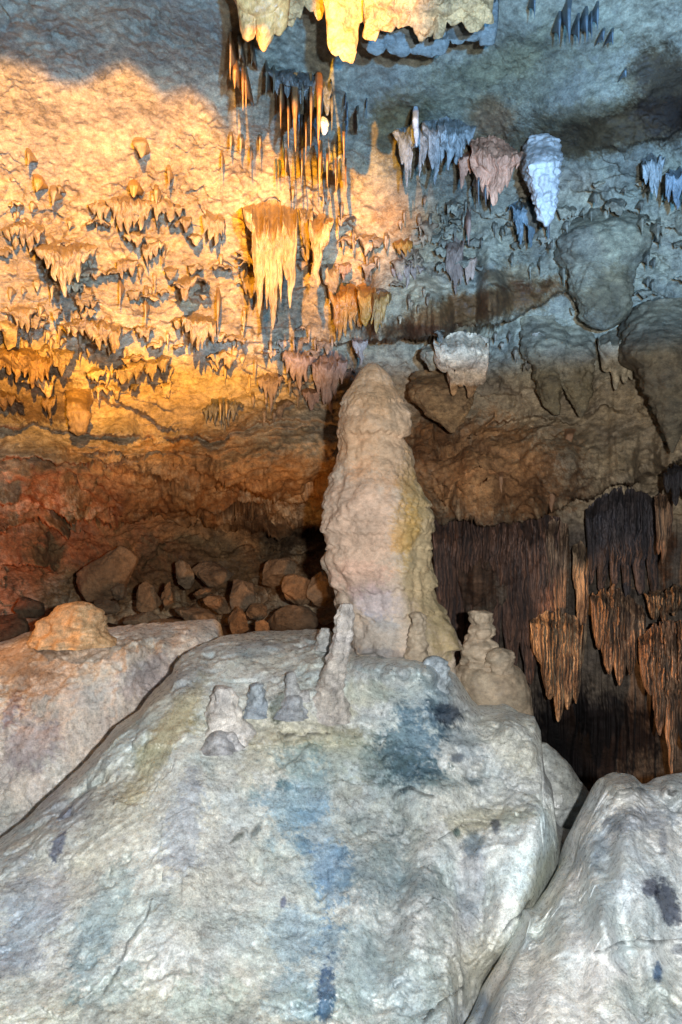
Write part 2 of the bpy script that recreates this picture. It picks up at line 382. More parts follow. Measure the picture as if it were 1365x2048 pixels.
# broad rock forms on the lower half of the back wall (left of the stalagmite)
for a in [([(-300, 855), (60, 850), (200, 872), (420, 880), (560, 840), (700, 850)], 0.5, 70, 0.15, 1),
          ([(150, 770), (250, 815), (330, 852), (430, 880), (470, 890)], 0.25, 35, 0.03, 2),
          ([(520, 868), (600, 855), (680, 862)], 0.22, 45, 0.03, 3),
          ([(300, 1012), (360, 1010), (430, 1045), (500, 1062), (560, 1078), (680, 1050)], 1.0, 60, 0.5, 4),
          ([(380, 940), (450, 975), (560, 1008), (680, 1015)], 0.8, 60, 0.35, 5),
          ([(-100, 1010), (60, 1000), (140, 1040), (240, 1040), (330, 1030)], 0.6, 55, 0.3, 6),
          ([(200, 940), (300, 960), (400, 1010), (470, 1030)], 0.5, 45, 0.2, 16),
          ([(-50, 1075), (80, 1045), (150, 1062), (160, 1120)], 0.5, 50, 0.2, 17),
          ([(420, 1110), (500, 1090), (600, 1110), (690, 1095)], 0.5, 40, 0.2, 18), ([(120, 900), (260, 915), (380, 905), (470, 925)], 0.3, 40, 0.1, 19),
          ([(-100, 930), (60, 915), (180, 935), (260, 930)], 0.4, 50, 0.15, 29), ([(-100, 1150), (40, 1130), (140, 1150)], 0.5, 50, 0.2, 30), ([(380, 1000), (470, 1030), (540, 1030), (640, 1075)], 0.5, 35, 0.3, 31),
          # ledges of the lit left wall
          ([(-200, 640), (60, 655), (200, 640), (300, 690), (420, 668), (500, 680)], 0.16, 34, 0.0, 7),
          ([(-200, 560), (0, 540), (90, 570), (150, 600), (300, 628), (420, 590), (500, 600)], 0.09, 34, 0.0, 8),
          ([(-200, 480), (60, 470), (200, 510), (300, 560), (440, 540), (520, 560)], 0.08, 30, 0.0, 9),
          ([(-200, 730), (60, 745), (180, 765), (280, 740), (420, 725), (520, 745)], 0.12, 28, 0.0, 10),
          ([(-200, 400), (60, 400), (220, 430), (400, 410), (560, 400)], 0.06, 26, 0.0, 11),
          ([(-200, 340), (100, 330), (300, 352), (480, 330), (700, 400)], 0.04, 22, 0.0, 12),
          # right of the stalagmite
          ([(640, 690), (760, 683), (860, 682), (1000, 652), (1110, 595), (1160, 570)], 1.1, 130, 0.35, 20),
          ([(830, 770), (870, 850), (900, 866), (930, 840), (1010, 830)], 0.4, 60, 0.2, 21),
          ([(855, 900), (900, 890), (980, 850), (1080, 830), (1150, 850), (1200, 815), (1400, 860)], 0.3, 60, 0.05, 22),
          ([(840, 1030), (900, 1045), (1000, 1045), (1060, 1040), (1150, 1000), (1250, 970), (1330, 935), (1450, 900)], 1.0, 110, 0.4, 23),
          ([(960, 800), (1050, 780), (1110, 800), (1160, 770)], 0.25, 35, 0.1, 24),
          ([(880, 955), (960, 935), (1050, 960), (1120, 940)], 0.22, 40, 0.05, 25),
          ([(800, 520), (900, 505), (1000, 520), (1120, 500)], 0.08, 35, 0.0, 26),
          ([(1100, 380), (1180, 385), (1260, 420), (1365, 470), (1600, 500)], 0.25, 45, 0.0, 27),
          ([(1130, 300), (1250, 300), (1365, 262), (1600, 240)], 0.15, 120, 0.0, 28)]:
    R_ = R_ + step(U, V_, a[0], a[1], a[2], a[3], a[4])
for (u, v, ru, rv, A, an) in [
        (500, 905, 150, 60, .25, -5), (620, 900, 90, 50, .2, 0), (310, 800, 110, 40, .2, 12), (290, 910, 160, 45, .12, 5),
        (220, 1120, 90, 110, .5, 10), (330, 960, 70, 35, .15, 30), (480, 1045, 70, 20, .15, 15), (620, 1150, 70, 70, .35, 0),
        (570, 1180, 50, 70, .25, 0), (90, 940, 120, 40, .2, 5), (60, 1120, 70, 60, .3, 0), (400, 1080, 80, 30, .2, 20),
        (975, 600, 150, 60, .22, -12), (1210, 560, 60, 90, .2, 0), (1010, 900, 100, 60, .3, 15), (960, 990, 120, 45, .25, -5),
        (1150, 900, 90, 70, .3, 0), (1280, 880, 80, 60, .25, 0), (850, 880, 30, 60, .2, 0), (1060, 700, 60, 40, .15, 0),
        (1180, 200, 200, 60, .2, -15), (880, 180, 160, 60, .15, 10), (200, 200, 180, 70, .12, -8), (1300, 600, 60, 60, .15, 0),
        (1290, 740, 70, 60, .2, 0), (960, 1160, 100, 150, 1.1, 0), (1010, 745, 60, 30, .12, 0)]:
    R_ = R_ + bump(U, V_, u, v, ru, rv, A, an, 1)
P0 = W(U, V_, D0 + R_)
left = smooth(820, 600, U) * smooth(250, 420, V_) * smooth(860, 760, V_)
leftlow = smooth(820, 640, U) * smooth(820, 900, V_)
cham = smooth(820, 900, U) * smooth(1020, 1080, V_)
ceil = smooth(380, 250, V_ + 0.05 * U)
rightw = smooth(760, 900, U) * smooth(300, 380, V_) * (1 - cham)
Q = P0 * np.array([1, 1, 1.0])
big = fbm(Q * 0.9, 5, 1) * (0.12 + 0.10 * leftlow + 0.06 * rightw)
tilt = np.stack([Q[..., 0] * 1.2 + Q[..., 2] * 0.8, Q[..., 1] * 1.2, Q[..., 2] * 4.2 - Q[..., 0] * 1.1], -1)
bed = (ridged(tilt * 1.1, 6, 20, 0.6) - 0.55) * (0.11 * left + 0.05 * ceil + 0.13 * leftlow + 0.08 * rightw + 0.02)
knob = (0.5 - cells(np.stack([Q[..., 0] * 9, Q[..., 1] * 9, Q[..., 2] * 7], -1) + 0.6 * noise(Q * 5, 3)[..., None], 31)) * (0.05 * left * smooth(-0.3, 0.2, noise(Q * 1.1, 77)) + 0.025 * rightw)
dent = -smooth(0.18, 0.5, fbm(Q * np.array([2.4, 2.4, 3.2]), 4, 60)) * (0.10 * left + 0.06 * rightw + 0.05 * leftlow + 0.02)
sm_ = .35 + 1.1 * smooth(-.3, .3, fbm(Q * .9 + 3, 3, 301)) ; sm_ = sm_ * (1 - .55 * ceil * smooth(650, 800, U))
fine = fbm(Q * 7, 4, 44, 0.6) * (0.018 + 0.012 * (left + leftlow)) * sm_
flu = noise(np.stack([U * 0.075 + 0.9 * noise(np.stack([U * .01, V_ * .01, 0 * U], -1), 8), V_ * 0.0035, 0 * U], -1), 51) * 0.13 + noise(np.stack([U * 0.19, V_ * 0.007, 0 * U + 5], -1), 52) * 0.09
sca = (ridged(np.stack([U * 0.012, V_ * 0.035, 0 * U], -1), 3, 53) - .5) * 0.10 * smooth(1250, 1080, V_)
wq = Q + vjit(Q, .22, 1.3, 200)
fh, fe = facets(wq * np.array([1.1, 1.1, 2.0]), 71); fh2, fe2 = facets(wq * np.array([3.1, 3.1, 5.0]), 72); fh3, fe3 = facets(wq * np.array([8, 8, 12.]), 73)
fac = fh * (.13 * leftlow + .04 * left + .07 * rightw + .015) + fh2 * (.05 * leftlow + .05 * left + .035 * rightw + .012) + fh3 * (.012 + .014 * left)
fac = fac - (.05 * smooth(.09, .0, fe) * (leftlow + .5 * rightw) + .03 * smooth(.10, 0, fe2) * (.4 + .6 * left)) * smooth(-.25, .3, noise(Q * 1.7, 78))
fac = fac * (1 - cham) * sm_
relief = fac + big + bed + knob + dent + fine + cham * (flu + sca)
du_ = np.gradient(W(U, V_, D0), axis=1); dv_ = np.gradient(W(U, V_, D0), axis=0)
Nn = np.cross(dv_, du_); Nn /= np.linalg.norm(Nn, axis=-1, keepdims=True)
Nn *= -np.sign((Nn * FWD).sum(-1, keepdims=True))
SH = P0 + relief[..., None] * Nn

EARTH = (0.80, 0.62, 0.40); GREY = (0.62, 0.68, 0.74); DARK = (0.30, 0.30, 0.32); BROWN = (0.62, 0.42, 0.24)
wall_col = stain_and_shading(U, V_, SH, [
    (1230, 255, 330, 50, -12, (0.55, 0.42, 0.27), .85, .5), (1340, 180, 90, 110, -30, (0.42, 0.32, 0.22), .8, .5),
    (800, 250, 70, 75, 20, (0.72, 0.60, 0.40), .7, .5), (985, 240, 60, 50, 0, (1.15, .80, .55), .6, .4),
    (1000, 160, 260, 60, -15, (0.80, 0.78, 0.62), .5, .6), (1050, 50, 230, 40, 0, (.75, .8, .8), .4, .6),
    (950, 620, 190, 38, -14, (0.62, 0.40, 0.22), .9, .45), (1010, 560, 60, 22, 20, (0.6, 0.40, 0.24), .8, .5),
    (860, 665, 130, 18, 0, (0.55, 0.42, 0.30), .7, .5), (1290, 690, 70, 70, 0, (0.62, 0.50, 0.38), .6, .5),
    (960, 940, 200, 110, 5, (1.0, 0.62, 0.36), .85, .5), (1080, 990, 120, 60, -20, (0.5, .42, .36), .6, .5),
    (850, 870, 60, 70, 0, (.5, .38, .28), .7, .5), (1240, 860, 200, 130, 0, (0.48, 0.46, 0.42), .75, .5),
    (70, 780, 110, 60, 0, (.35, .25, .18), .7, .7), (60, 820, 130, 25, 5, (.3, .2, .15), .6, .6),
    (460, 470, 500, 220, 0, (1.05, 0.92, 0.74), .5, .5), (550, 640, 90, 60, 0, (.6, .62, .66), .6, .6),  # last patch: blue shadow under the great cluster, put into the colour
    (470, 740, 90, 60, 0, (.62, .62, .66), .5, .6), (350, 820, 200, 60, 10, (.95, .85, .8), .6, .5),  # first patch: lower end of that painted shadow
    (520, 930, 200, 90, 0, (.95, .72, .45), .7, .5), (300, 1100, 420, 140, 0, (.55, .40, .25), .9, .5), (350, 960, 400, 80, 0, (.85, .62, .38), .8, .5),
    (560, 1065, 110, 30, 8, (.25, .2, .16), .8, .5), (400, 1150, 300, 60, 0, (.5, .38, .27), .6, .6),  # first patch: shade of the deep recess put into the colour
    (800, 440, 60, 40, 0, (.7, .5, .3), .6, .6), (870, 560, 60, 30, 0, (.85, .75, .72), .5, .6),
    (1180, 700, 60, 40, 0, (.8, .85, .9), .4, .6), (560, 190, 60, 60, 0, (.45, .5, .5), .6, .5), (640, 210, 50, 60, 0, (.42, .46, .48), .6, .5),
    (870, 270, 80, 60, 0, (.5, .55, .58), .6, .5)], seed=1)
ct = smooth(-60, 60, 385 - V_ + 60 * fbm(SH * .8, 3, 5)) * smooth(-120, 120, U - 520 + (220 - V_) * 1.2 + 120 * fbm(SH * .7, 3, 6))  # blue shade outside the golden light, put into the ceiling colour
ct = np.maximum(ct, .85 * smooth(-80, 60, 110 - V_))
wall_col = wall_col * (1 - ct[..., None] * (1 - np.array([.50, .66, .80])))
wall_col = stain_and_shading(U, V_, SH, [(1230, 262, 300, 42, -14, (.42, .30, .17), .9, .5), (1345, 190, 80, 110, -25, (.30, .22, .14), .9, .5), (790, 255, 60, 60, 20, (.55, .44, .26), .7, .6), (1010, 120, 120, 50, -20, (.62, .60, .44), .5, .7), (985, 240, 50, 40, 0, (.95, .66, .46), .6, .5), (1150, 230, 160, 30, -14, (.52, .42, .27), .6, .7), (960, 612, 190, 36, -14, (.66, .44, .26), .9, .5), (850, 665, 130, 18, 0, (.55, .42, .30), .7, .5), (1060, 560, 60, 24, 30, (.6, .42, .26), .7, .6)], base=wall_col, seed=4)
rt = (smooth(780, 960, U) * smooth(330, 420, V_) * smooth(800, 700, V_))[..., None]  # blue lamp light on the right wall, put into its colour
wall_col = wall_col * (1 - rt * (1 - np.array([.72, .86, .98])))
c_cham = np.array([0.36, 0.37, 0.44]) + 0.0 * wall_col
c_cham = stain_and_shading(U, V_, SH, [(930, 1130, 80, 110, 0, (.62, .42, .32), .9, .5), (1110, 1110, 35, 120, 5, (.7, .45, .28), .8, .7), (1325, 1080, 25, 110, 0, (.8, .45, .27), .9, .6),
                           (1170, 1480, 170, 110, 0, (.10, .08, .11), .95, .5), (1130, 1500, 60, 200, 0, (.16, .14, .2), .9, .4), (1250, 1450, 120, 60, 0, (.3, .2, .17), .6, .5)], base=c_cham, seed=2)  # near-black hollow below the draperies: shade put into the chamber colour
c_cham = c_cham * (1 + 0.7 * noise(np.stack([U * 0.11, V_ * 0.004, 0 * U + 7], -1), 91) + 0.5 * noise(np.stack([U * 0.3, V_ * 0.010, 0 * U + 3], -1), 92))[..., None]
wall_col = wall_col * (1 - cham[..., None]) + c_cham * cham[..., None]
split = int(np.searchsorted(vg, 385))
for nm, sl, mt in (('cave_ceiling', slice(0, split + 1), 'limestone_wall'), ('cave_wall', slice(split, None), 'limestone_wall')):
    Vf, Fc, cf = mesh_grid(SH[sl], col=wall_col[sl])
    struct(build(nm, Vf, Fc, mt, cf))

def depth_at(u, v):
    i = int(np.clip(np.searchsorted(vg, v), 0, len(vg) - 1)); j = int(np.clip(np.searchsorted(ug, u), 0, len(ug) - 1))
    return float((SH[i, j] - CAM) @ FWD)

# the cave floor, out of which everything rises, and an unseen added ledge shaped to shade the warm lamp
gx, gy = np.meshgrid(np.linspace(-16, 16, 200), np.linspace(-6, 16, 140))
gz = np.interp(gy, [-6, 3, 6.5, 8.5, 10, 16], [-1.0, -1.0, -0.6, 1.3, 1.75, 1.9]) * smooth(1.6, 0.6, gx) + (-0.9) * (1 - smooth(1.6, 0.6, gx)); G = np.stack([gx, gy, gz], -1)
G[..., 2] += fbm(G * 0.7, 5, 90) * 0.35 + fbm(G * 4, 3, 91) * 0.04
Vf, Fc, cf = mesh_grid(G, col=np.broadcast_to(np.array([.5, .38, .28]), G.shape))
struct(build('cave_floor', Vf, Fc, 'brown_rock', cf))

_sil = [(-300, 60, 6.6), (0, 92, 7.7), (70, 110, 7.9), (110, 152, 8.2), (165, 160, 8.3), (210, 138, 8.3), (255, 122, 8.2), (290, 150, 8.3), (320, 182, 8.4), (380, 165, 8.3), (420, 210, 8.6), (450, 262, 8.9), (462, 300, 9.1), (472, 150, 8.3), (515, 305, 9.1), (522, 262, 8.9), (556, 262, 8.9), (566, 305, 9.0), (640, 318, 9.05), (650, 60, 7.6)]
lo = []
for (u, v, d) in _sil:
    q = W(u, v, d) - WARM; lo.append(WARM + q * (2.2 / q[1]))
lo = np.array(lo); xs = np.linspace(lo[0, 0], lo[-1, 0], 240); zs = np.interp(xs, lo[:, 0], lo[:, 2]); ring = []
for k, (dy, dz) in enumerate([(0.9, 1.6), (0.55, .9), (.3, .45), (.12, .14), (0, 0), (-.15, .1), (-.4, .4), (-.8, 1.0), (-1.2, 1.6)]):
    ring.append(np.stack([xs, np.full(240, lo[0, 1] + dy), zs + dz], -1) + (0 if k == 4 else 1) * vjit(np.stack([xs, 0 * xs + dy, zs], -1), .05, 4, 6))
Vf, Fc, cf = mesh_grid(np.array(ring))
struct(build('added_shadow_ledge', Vf, Fc, 'limestone_ceiling', cf))

# ------------------------------------------------------------------ foreground flowstone mounds
def mound(name, crest, dcrest, bottom, mat, u0, u1, du=3.0, feats=(), blobs=(), rnd=26, rdep=0.45, seed=0, shape=0.85, cbase=None, small=0.012, drop=1.6, jag=3, extra=None, back=1.0, steps=(), cracks=()):
    uu = np.arange(u0, u1, du); vc = poly(crest, uu) + wob(uu, 0.03, seed, jag) + wob(uu, 0.15, seed + 3, jag * 0.3)
    def smo(y, w=70):
        k = np.hanning(w); k /= k.sum(); return np.convolve(np.pad(y, w, mode='edge'), k, mode='same')[w:-w]
    dc = smo(poly(dcrest, uu)); db = smo(poly(bottom, uu)); vs = smo(vc, 60)
    VB = 2300.0; nr = 420
    s = np.linspace(0, 1, nr) ** 1.15
    Vv = vc[None] + (VB - vc[None]) * s[:, None]; Uu = np.broadcast_to(uu[None], Vv.shape)
    sd = np.clip((Vv - vs[None]) / (VB - vs[None]), 0, 1)
    D = dc[None] + (db - dc)[None] * sd ** shape
    D = D + rdep * np.exp(-(Vv - vc[None]) / rnd)
    for f in feats: D = D + bump(Uu, Vv, *f)
    for st in steps: D = D + step(Uu, Vv, *st)
    if extra is not None: D = D + extra(Uu, Vv)
    P = W(Uu, Vv, D)
    fx, fxe = facets((P + vjit(P, .15, 2, 9)) * 2.2, seed + 30)
    ck = np.zeros(Uu.shape)
    for (line, wd) in cracks:
        ln = np.array(line, float); du_c = Uu + 6 * noise(np.stack([Uu * .03, Vv * .03, 0 * Uu], -1), 11); dv_c = Vv + 6 * noise(np.stack([Uu * .03, Vv * .03, 0 * Uu], -1), 12); best = np.full(Uu.shape, 1e9)
        for a_, b_ in zip(ln[:-1], ln[1:]):
            ab = b_ - a_; tt = np.clip(((du_c - a_[0]) * ab[0] + (dv_c - a_[1]) * ab[1]) / (ab @ ab), 0, 1)
            best = np.minimum(best, np.hypot(du_c - a_[0] - tt * ab[0], dv_c - a_[1] - tt * ab[1]))
        ck = np.maximum(ck, smooth(wd * 1.6, wd * .3, best) * smooth(-.5, 0, noise(np.stack([Uu * .05, Vv * .05, 0 * Uu], -1), 13)))
    rel = fbm(P * 1.1, 5, seed) * 0.10 + (ridged(P * np.array([1.5, 1.5, 1.1]), 6, seed + 2, .6) - .55) * 0.055 + fx * .035 - smooth(.25, .6, fbm(P * 4.5, 4, seed + 21)) * .05 + fbm(P * 9, 4, seed + 4, 0.6) * small
    rm_ = .25 + 1.5 * smooth(-.1, .4, fbm(P * 1.3 + 9, 3, seed + 300))
    rel = rel * smooth(0, 40, Vv - vc[None]) * (.6 + .4 * rm_) + fbm(P * 9, 4, seed + 4, 0.6) * small * rm_ + (.5 - cells(P * 14 + vjit(P, .3, 4, 3), seed + 8)) * .022 * smooth(.1, .4, fbm(P * 1.5, 3, seed + 310))
    P = P + rel[..., None] * (-0.75 * FWD + 0.66 * UPV)
    P = P + (ck * .03)[..., None] * FWD
    # far side, falling away behind the crest
    kb = 26; tb = np.linspace(1, 0, kb, endpoint=False)[:, None, None]
    B = P[:1] + FWD * back * tb ** 0.8 * 1.0 - UPV * drop * tb ** 1.6
    PB = np.concatenate([B, P], 0)
    bt = smooth(-.15, .35, fbm(P * 1.6, 5, seed + 70, .6))[..., None]; bg_ = smooth(.1, .45, fbm(P * 2.6 + 5, 6, seed + 80, .65))[..., None]
    cb = np.ones(P.shape) * (np.array(cbase) if cbase is not None else 1.0) * (1 - bt * (1 - np.array([.84, .93, .98]))) * (1 - bg_ * (1 - np.array([.74, .75, .76])))
    cc = stain_and_shading(Uu, Vv, P, blobs, base=cb, seed=seed)
    cc = cc * (1 - .7 * ck[..., None])
    pk = smooth(.42, .62, noise(P * 38, seed + 91) + .35 * noise(P * 90, seed + 92)) * smooth(-.05, .35, fbm(P * 1.8, 3, seed + 93))
    cc = cc * (1 - .5 * pk[..., None])
    cc = np.concatenate([np.repeat(cc[:1], kb, 0), cc], 0)
    Vf, Fc, cf = mesh_grid(PB, col=cc)
    o = build(name, Vf, Fc, mat, cf, origin=PB[-1, len(uu) // 2])
    o['kind'] = 'thing'
    return o, (uu, Vv, P)

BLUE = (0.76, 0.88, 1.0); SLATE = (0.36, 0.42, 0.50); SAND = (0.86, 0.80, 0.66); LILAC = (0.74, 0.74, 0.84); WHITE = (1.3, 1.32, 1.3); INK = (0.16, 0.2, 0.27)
crest_c = [(-400, 2020), (-200, 1850), (0, 1678), (50, 1640), (100, 1590), (160, 1535), (180, 1515), (235, 1450), (280, 1420), (300, 1390), (345, 1345), (350, 1330), (365, 1310), (400, 1290), (438, 1275), (470, 1268), (520, 1262), (570, 1262), (655, 1258), (700, 1290), (760, 1310), (860, 1318), (910, 1345), (945, 1400), (960, 1413), (1015, 1411), (1045, 1428), (1070, 1434), (1082, 1462), (1086, 1515), (1090, 1545), (1105, 1572), (1112, 1640), (1125, 1660), (1160, 1670), (1200, 1700), (1500, 1800), (1800, 1850)]
def cextra(u, v):
    e = np.zeros(u.shape)
    # the right shoulder: bright rib, then it falls away to the sandy crevice
    rib = np.interp(v, [1540, 1600, 1750, 1880, 1960, 2300], [1112, 1100, 1062, 985, 915, 800])
    e += 0.5 * smooth(0, 90, u - rib) * smooth(1530, 1600, v) * (1 - 0.5 * smooth(1160, 1500, u))
    # flutes below the shelf
    k = smooth(1600, 1720, v) * smooth(720, 820, u) * smooth(1120, 1000, u)
    e += k * 0.05 * np.sin(u * 0.055 + v * 0.012 + 2 * noise(np.stack([u * .008, v * .004, 0 * u], -1), 3))
    e += 0.28 * smooth(890, 930, u) * smooth(1010, 960, u + (v - 1800) * 0.2) * smooth(1700, 1800, v) * 0.8
    return e
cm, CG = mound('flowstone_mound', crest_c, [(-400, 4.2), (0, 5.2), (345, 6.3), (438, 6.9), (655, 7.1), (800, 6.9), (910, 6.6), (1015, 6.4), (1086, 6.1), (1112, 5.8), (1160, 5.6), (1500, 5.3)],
    [(-400, 3.2), (0, 3.3), (700, 3.35), (1000, 3.5), (1500, 3.9)], 'flowstone_pale', -400, 1500, seed=5,
    feats=[(800, 1335, 135, 75, .85, 0, 1), (870, 1345, 30, 32, .22), (800, 1335, 60, 26, .15), (740, 1325, 40, 20, .12), (890, 1400, 40, 35, .15), (925, 1440, 26, 20, .12), (960, 1530, 22, 12, .10), (905, 1515, 14, 12, .06),
           (640, 1272, 18, 16, .08), (1035, 1450, 50, 30, .18), (1060, 1500, 25, 45, .16), (990, 1480, 70, 50, .12), (950, 1420, 22, 22, .12), (440, 1475, 24, 14, .12), (470, 1478, 14, 10, .09),
           (480, 1672, 26, 10, .05, -40), (515, 1660, 20, 9, .05, -50), (560, 1400, 200, 60, .1), (760, 1560, 240, 90, .10), (420, 1700, 150, 260, .14, 25, 1), (1080, 1650, 40, 110, .18, 15, 1), (700, 1900, 60, 300, .10, 12, 1), (850, 1900, 70, 220, .12, 5, 1),
           (1000, 1760, 50, 160, .15, 18, 1), (855, 1445, 12, 12, .04), (915, 1460, 12, 10, .05)],
    cbase=(.97, 1.0, 1.0), steps=[([(390, 1460), (450, 1492), (560, 1500), (700, 1490), (820, 1480)], .05, 40, .0, 61), ([(690, 1600), (760, 1588), (830, 1598)], .03, 16, .0, 62), ([(840, 1655), (900, 1640), (990, 1650)], .06, 40, .02, 63),
           ([(905, 1985), (1000, 1870), (1050, 1840)], .03, 20, 0, 64)],
    blobs=[(430, 1640, 420, 420, 0, (1.02, 1.0, .94), .5, .4), (350, 2060, 420, 110, 0, (.78, .80, .74), .8, .6), (780, 1980, 140, 140, 0, (.72, .76, .76), .7, .7), (900, 1600, 160, 70, -5, (.80, .80, .76), .6, .7), (330, 1420, 120, 60, -35, (.80, .78, .72), .6, .7), (560, 1460, 170, 40, 5, SAND, .8, .5), (620, 1520, 190, 60, -5, (.78, .72, .56), .55, .7), (700, 1640, 160, 200, 0, (.72, .80, .86), .6, .6),  # bottom of the mound darkened in colour to offset the close flash
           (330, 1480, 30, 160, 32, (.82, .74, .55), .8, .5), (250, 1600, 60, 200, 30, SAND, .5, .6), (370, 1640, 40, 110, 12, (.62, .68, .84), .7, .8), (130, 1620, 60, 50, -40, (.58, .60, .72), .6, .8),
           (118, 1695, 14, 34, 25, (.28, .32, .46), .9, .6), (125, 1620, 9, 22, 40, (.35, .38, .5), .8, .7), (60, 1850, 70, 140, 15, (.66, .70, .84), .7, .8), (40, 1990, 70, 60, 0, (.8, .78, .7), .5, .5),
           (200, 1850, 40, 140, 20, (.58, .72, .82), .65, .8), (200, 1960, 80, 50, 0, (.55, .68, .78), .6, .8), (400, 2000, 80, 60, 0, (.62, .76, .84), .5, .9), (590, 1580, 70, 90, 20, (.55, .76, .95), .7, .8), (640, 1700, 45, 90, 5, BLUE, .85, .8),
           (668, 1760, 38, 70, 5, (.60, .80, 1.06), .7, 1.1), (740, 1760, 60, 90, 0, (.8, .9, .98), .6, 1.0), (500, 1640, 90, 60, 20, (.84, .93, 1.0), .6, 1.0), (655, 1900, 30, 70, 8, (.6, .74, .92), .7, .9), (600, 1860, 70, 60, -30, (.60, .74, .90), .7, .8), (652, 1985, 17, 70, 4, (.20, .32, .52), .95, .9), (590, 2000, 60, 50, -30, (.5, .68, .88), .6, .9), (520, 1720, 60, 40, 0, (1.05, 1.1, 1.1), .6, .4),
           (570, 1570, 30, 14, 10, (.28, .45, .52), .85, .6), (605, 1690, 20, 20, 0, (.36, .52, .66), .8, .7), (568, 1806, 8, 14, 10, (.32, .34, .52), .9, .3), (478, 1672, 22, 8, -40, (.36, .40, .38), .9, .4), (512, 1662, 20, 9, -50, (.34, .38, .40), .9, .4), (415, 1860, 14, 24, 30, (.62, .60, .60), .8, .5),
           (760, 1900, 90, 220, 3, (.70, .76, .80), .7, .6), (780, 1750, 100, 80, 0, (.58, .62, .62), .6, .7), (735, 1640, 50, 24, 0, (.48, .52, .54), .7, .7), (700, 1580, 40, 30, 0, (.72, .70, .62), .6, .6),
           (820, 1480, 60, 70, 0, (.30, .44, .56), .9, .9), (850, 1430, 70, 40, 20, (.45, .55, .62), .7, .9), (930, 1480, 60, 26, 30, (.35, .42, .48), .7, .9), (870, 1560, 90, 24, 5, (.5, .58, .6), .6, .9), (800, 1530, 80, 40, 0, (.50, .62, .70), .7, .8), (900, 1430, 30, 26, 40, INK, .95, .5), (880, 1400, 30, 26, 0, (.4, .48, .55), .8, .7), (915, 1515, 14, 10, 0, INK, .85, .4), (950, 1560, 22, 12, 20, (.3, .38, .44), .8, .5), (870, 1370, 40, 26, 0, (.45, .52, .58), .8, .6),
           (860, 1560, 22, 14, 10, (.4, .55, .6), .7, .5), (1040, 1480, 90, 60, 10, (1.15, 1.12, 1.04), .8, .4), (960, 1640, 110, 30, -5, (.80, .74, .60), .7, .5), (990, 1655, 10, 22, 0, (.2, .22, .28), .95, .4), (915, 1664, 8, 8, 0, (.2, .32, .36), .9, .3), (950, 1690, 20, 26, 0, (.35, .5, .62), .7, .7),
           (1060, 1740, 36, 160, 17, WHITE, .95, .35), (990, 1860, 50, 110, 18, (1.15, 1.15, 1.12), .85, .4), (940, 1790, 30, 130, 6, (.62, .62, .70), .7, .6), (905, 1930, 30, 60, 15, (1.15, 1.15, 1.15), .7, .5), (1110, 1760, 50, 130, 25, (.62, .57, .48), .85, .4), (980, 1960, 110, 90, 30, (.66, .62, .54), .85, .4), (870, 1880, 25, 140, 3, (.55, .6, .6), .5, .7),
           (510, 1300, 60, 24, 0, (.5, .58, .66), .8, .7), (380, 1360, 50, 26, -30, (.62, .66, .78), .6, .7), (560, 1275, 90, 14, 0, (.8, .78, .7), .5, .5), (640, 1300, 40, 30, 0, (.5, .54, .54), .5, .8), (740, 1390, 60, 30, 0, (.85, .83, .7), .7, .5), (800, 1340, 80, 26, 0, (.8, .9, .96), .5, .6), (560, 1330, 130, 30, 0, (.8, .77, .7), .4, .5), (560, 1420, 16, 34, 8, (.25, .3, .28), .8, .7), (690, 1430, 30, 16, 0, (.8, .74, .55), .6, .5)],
    cracks=[([(305, 1800), (290, 1845), (258, 1885), (240, 1935), (215, 1985)], 2.6), ([(786, 1590), (800, 1580), (822, 1576), (845, 1584), (866, 1592)], 3.2), ([(850, 2044), (865, 2025), (890, 2005), (925, 1975)], 3), ([(672, 1410), (668, 1425), (675, 1438)], 2.6), ([(1010, 1865), (1035, 1840), (1062, 1806)], 3), ([(560, 1470), (600, 1480), (660, 1478)], 2), ([(860, 1690), (930, 1650), (985, 1645)], 2)],
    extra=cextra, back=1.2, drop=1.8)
tag(cm, 'broad pale flowstone mound with blue stains that carries the tall stalagmite', 'flowstone')

crest_l = [(-400, 1430), (-200, 1370), (0, 1284), (60, 1264), (85, 1254), (150, 1256), (220, 1253), (300, 1247), (400, 1240), (428, 1238), (437, 1246), (439, 1300), (520, 1380)]
lm, LG = mound('rock_slope', crest_l, [(-400, 6.6), (0, 7.8), (430, 8.4), (500, 8.5)], [(-400, 4.6), (0, 4.9), (500, 6.2)], 'flowstone_pale', -400, 442, seed=15,
    feats=[(270, 1300, 34, 50, .2, 0, 1), (225, 1330, 50, 60, .16, 10, 1), (330, 1300, 40, 40, .15, 0, 1), (390, 1275, 40, 40, .15, 0, 1), (160, 1400, 60, 80, .15, 25, 1), (60, 1430, 60, 90, .12, 30, 1), (100, 1510, 60, 60, .12, 20, 1), (240, 1400, 40, 80, .12, 10, 1)],
    cbase=(1.28, 1.18, 1.10), blobs=[(200, 1400, 300, 200, 0, (1.0, .93, .88), .8, .4), (40, 1330, 110, 60, -10, (.5, .40, .32), .8, .8), (60, 1480, 60, 60, 20, (.62, .60, .72), .7, .8), (300, 1360, 60, 60, 10, (.60, .58, .68), .6, .8), (230, 1300, 140, 24, 0, (.85, .76, .68), .6, .5), (20, 1420, 16, 40, 20, (.5, .46, .6), .7, .7), (130, 1300, 60, 26, 0, (.95, .8, .6), .4, .5)], small=0.03, back=.9, drop=1.2)
tag(lm, 'lumpy orange to grey rock slope behind the dark crack on the left', 'rock slope')

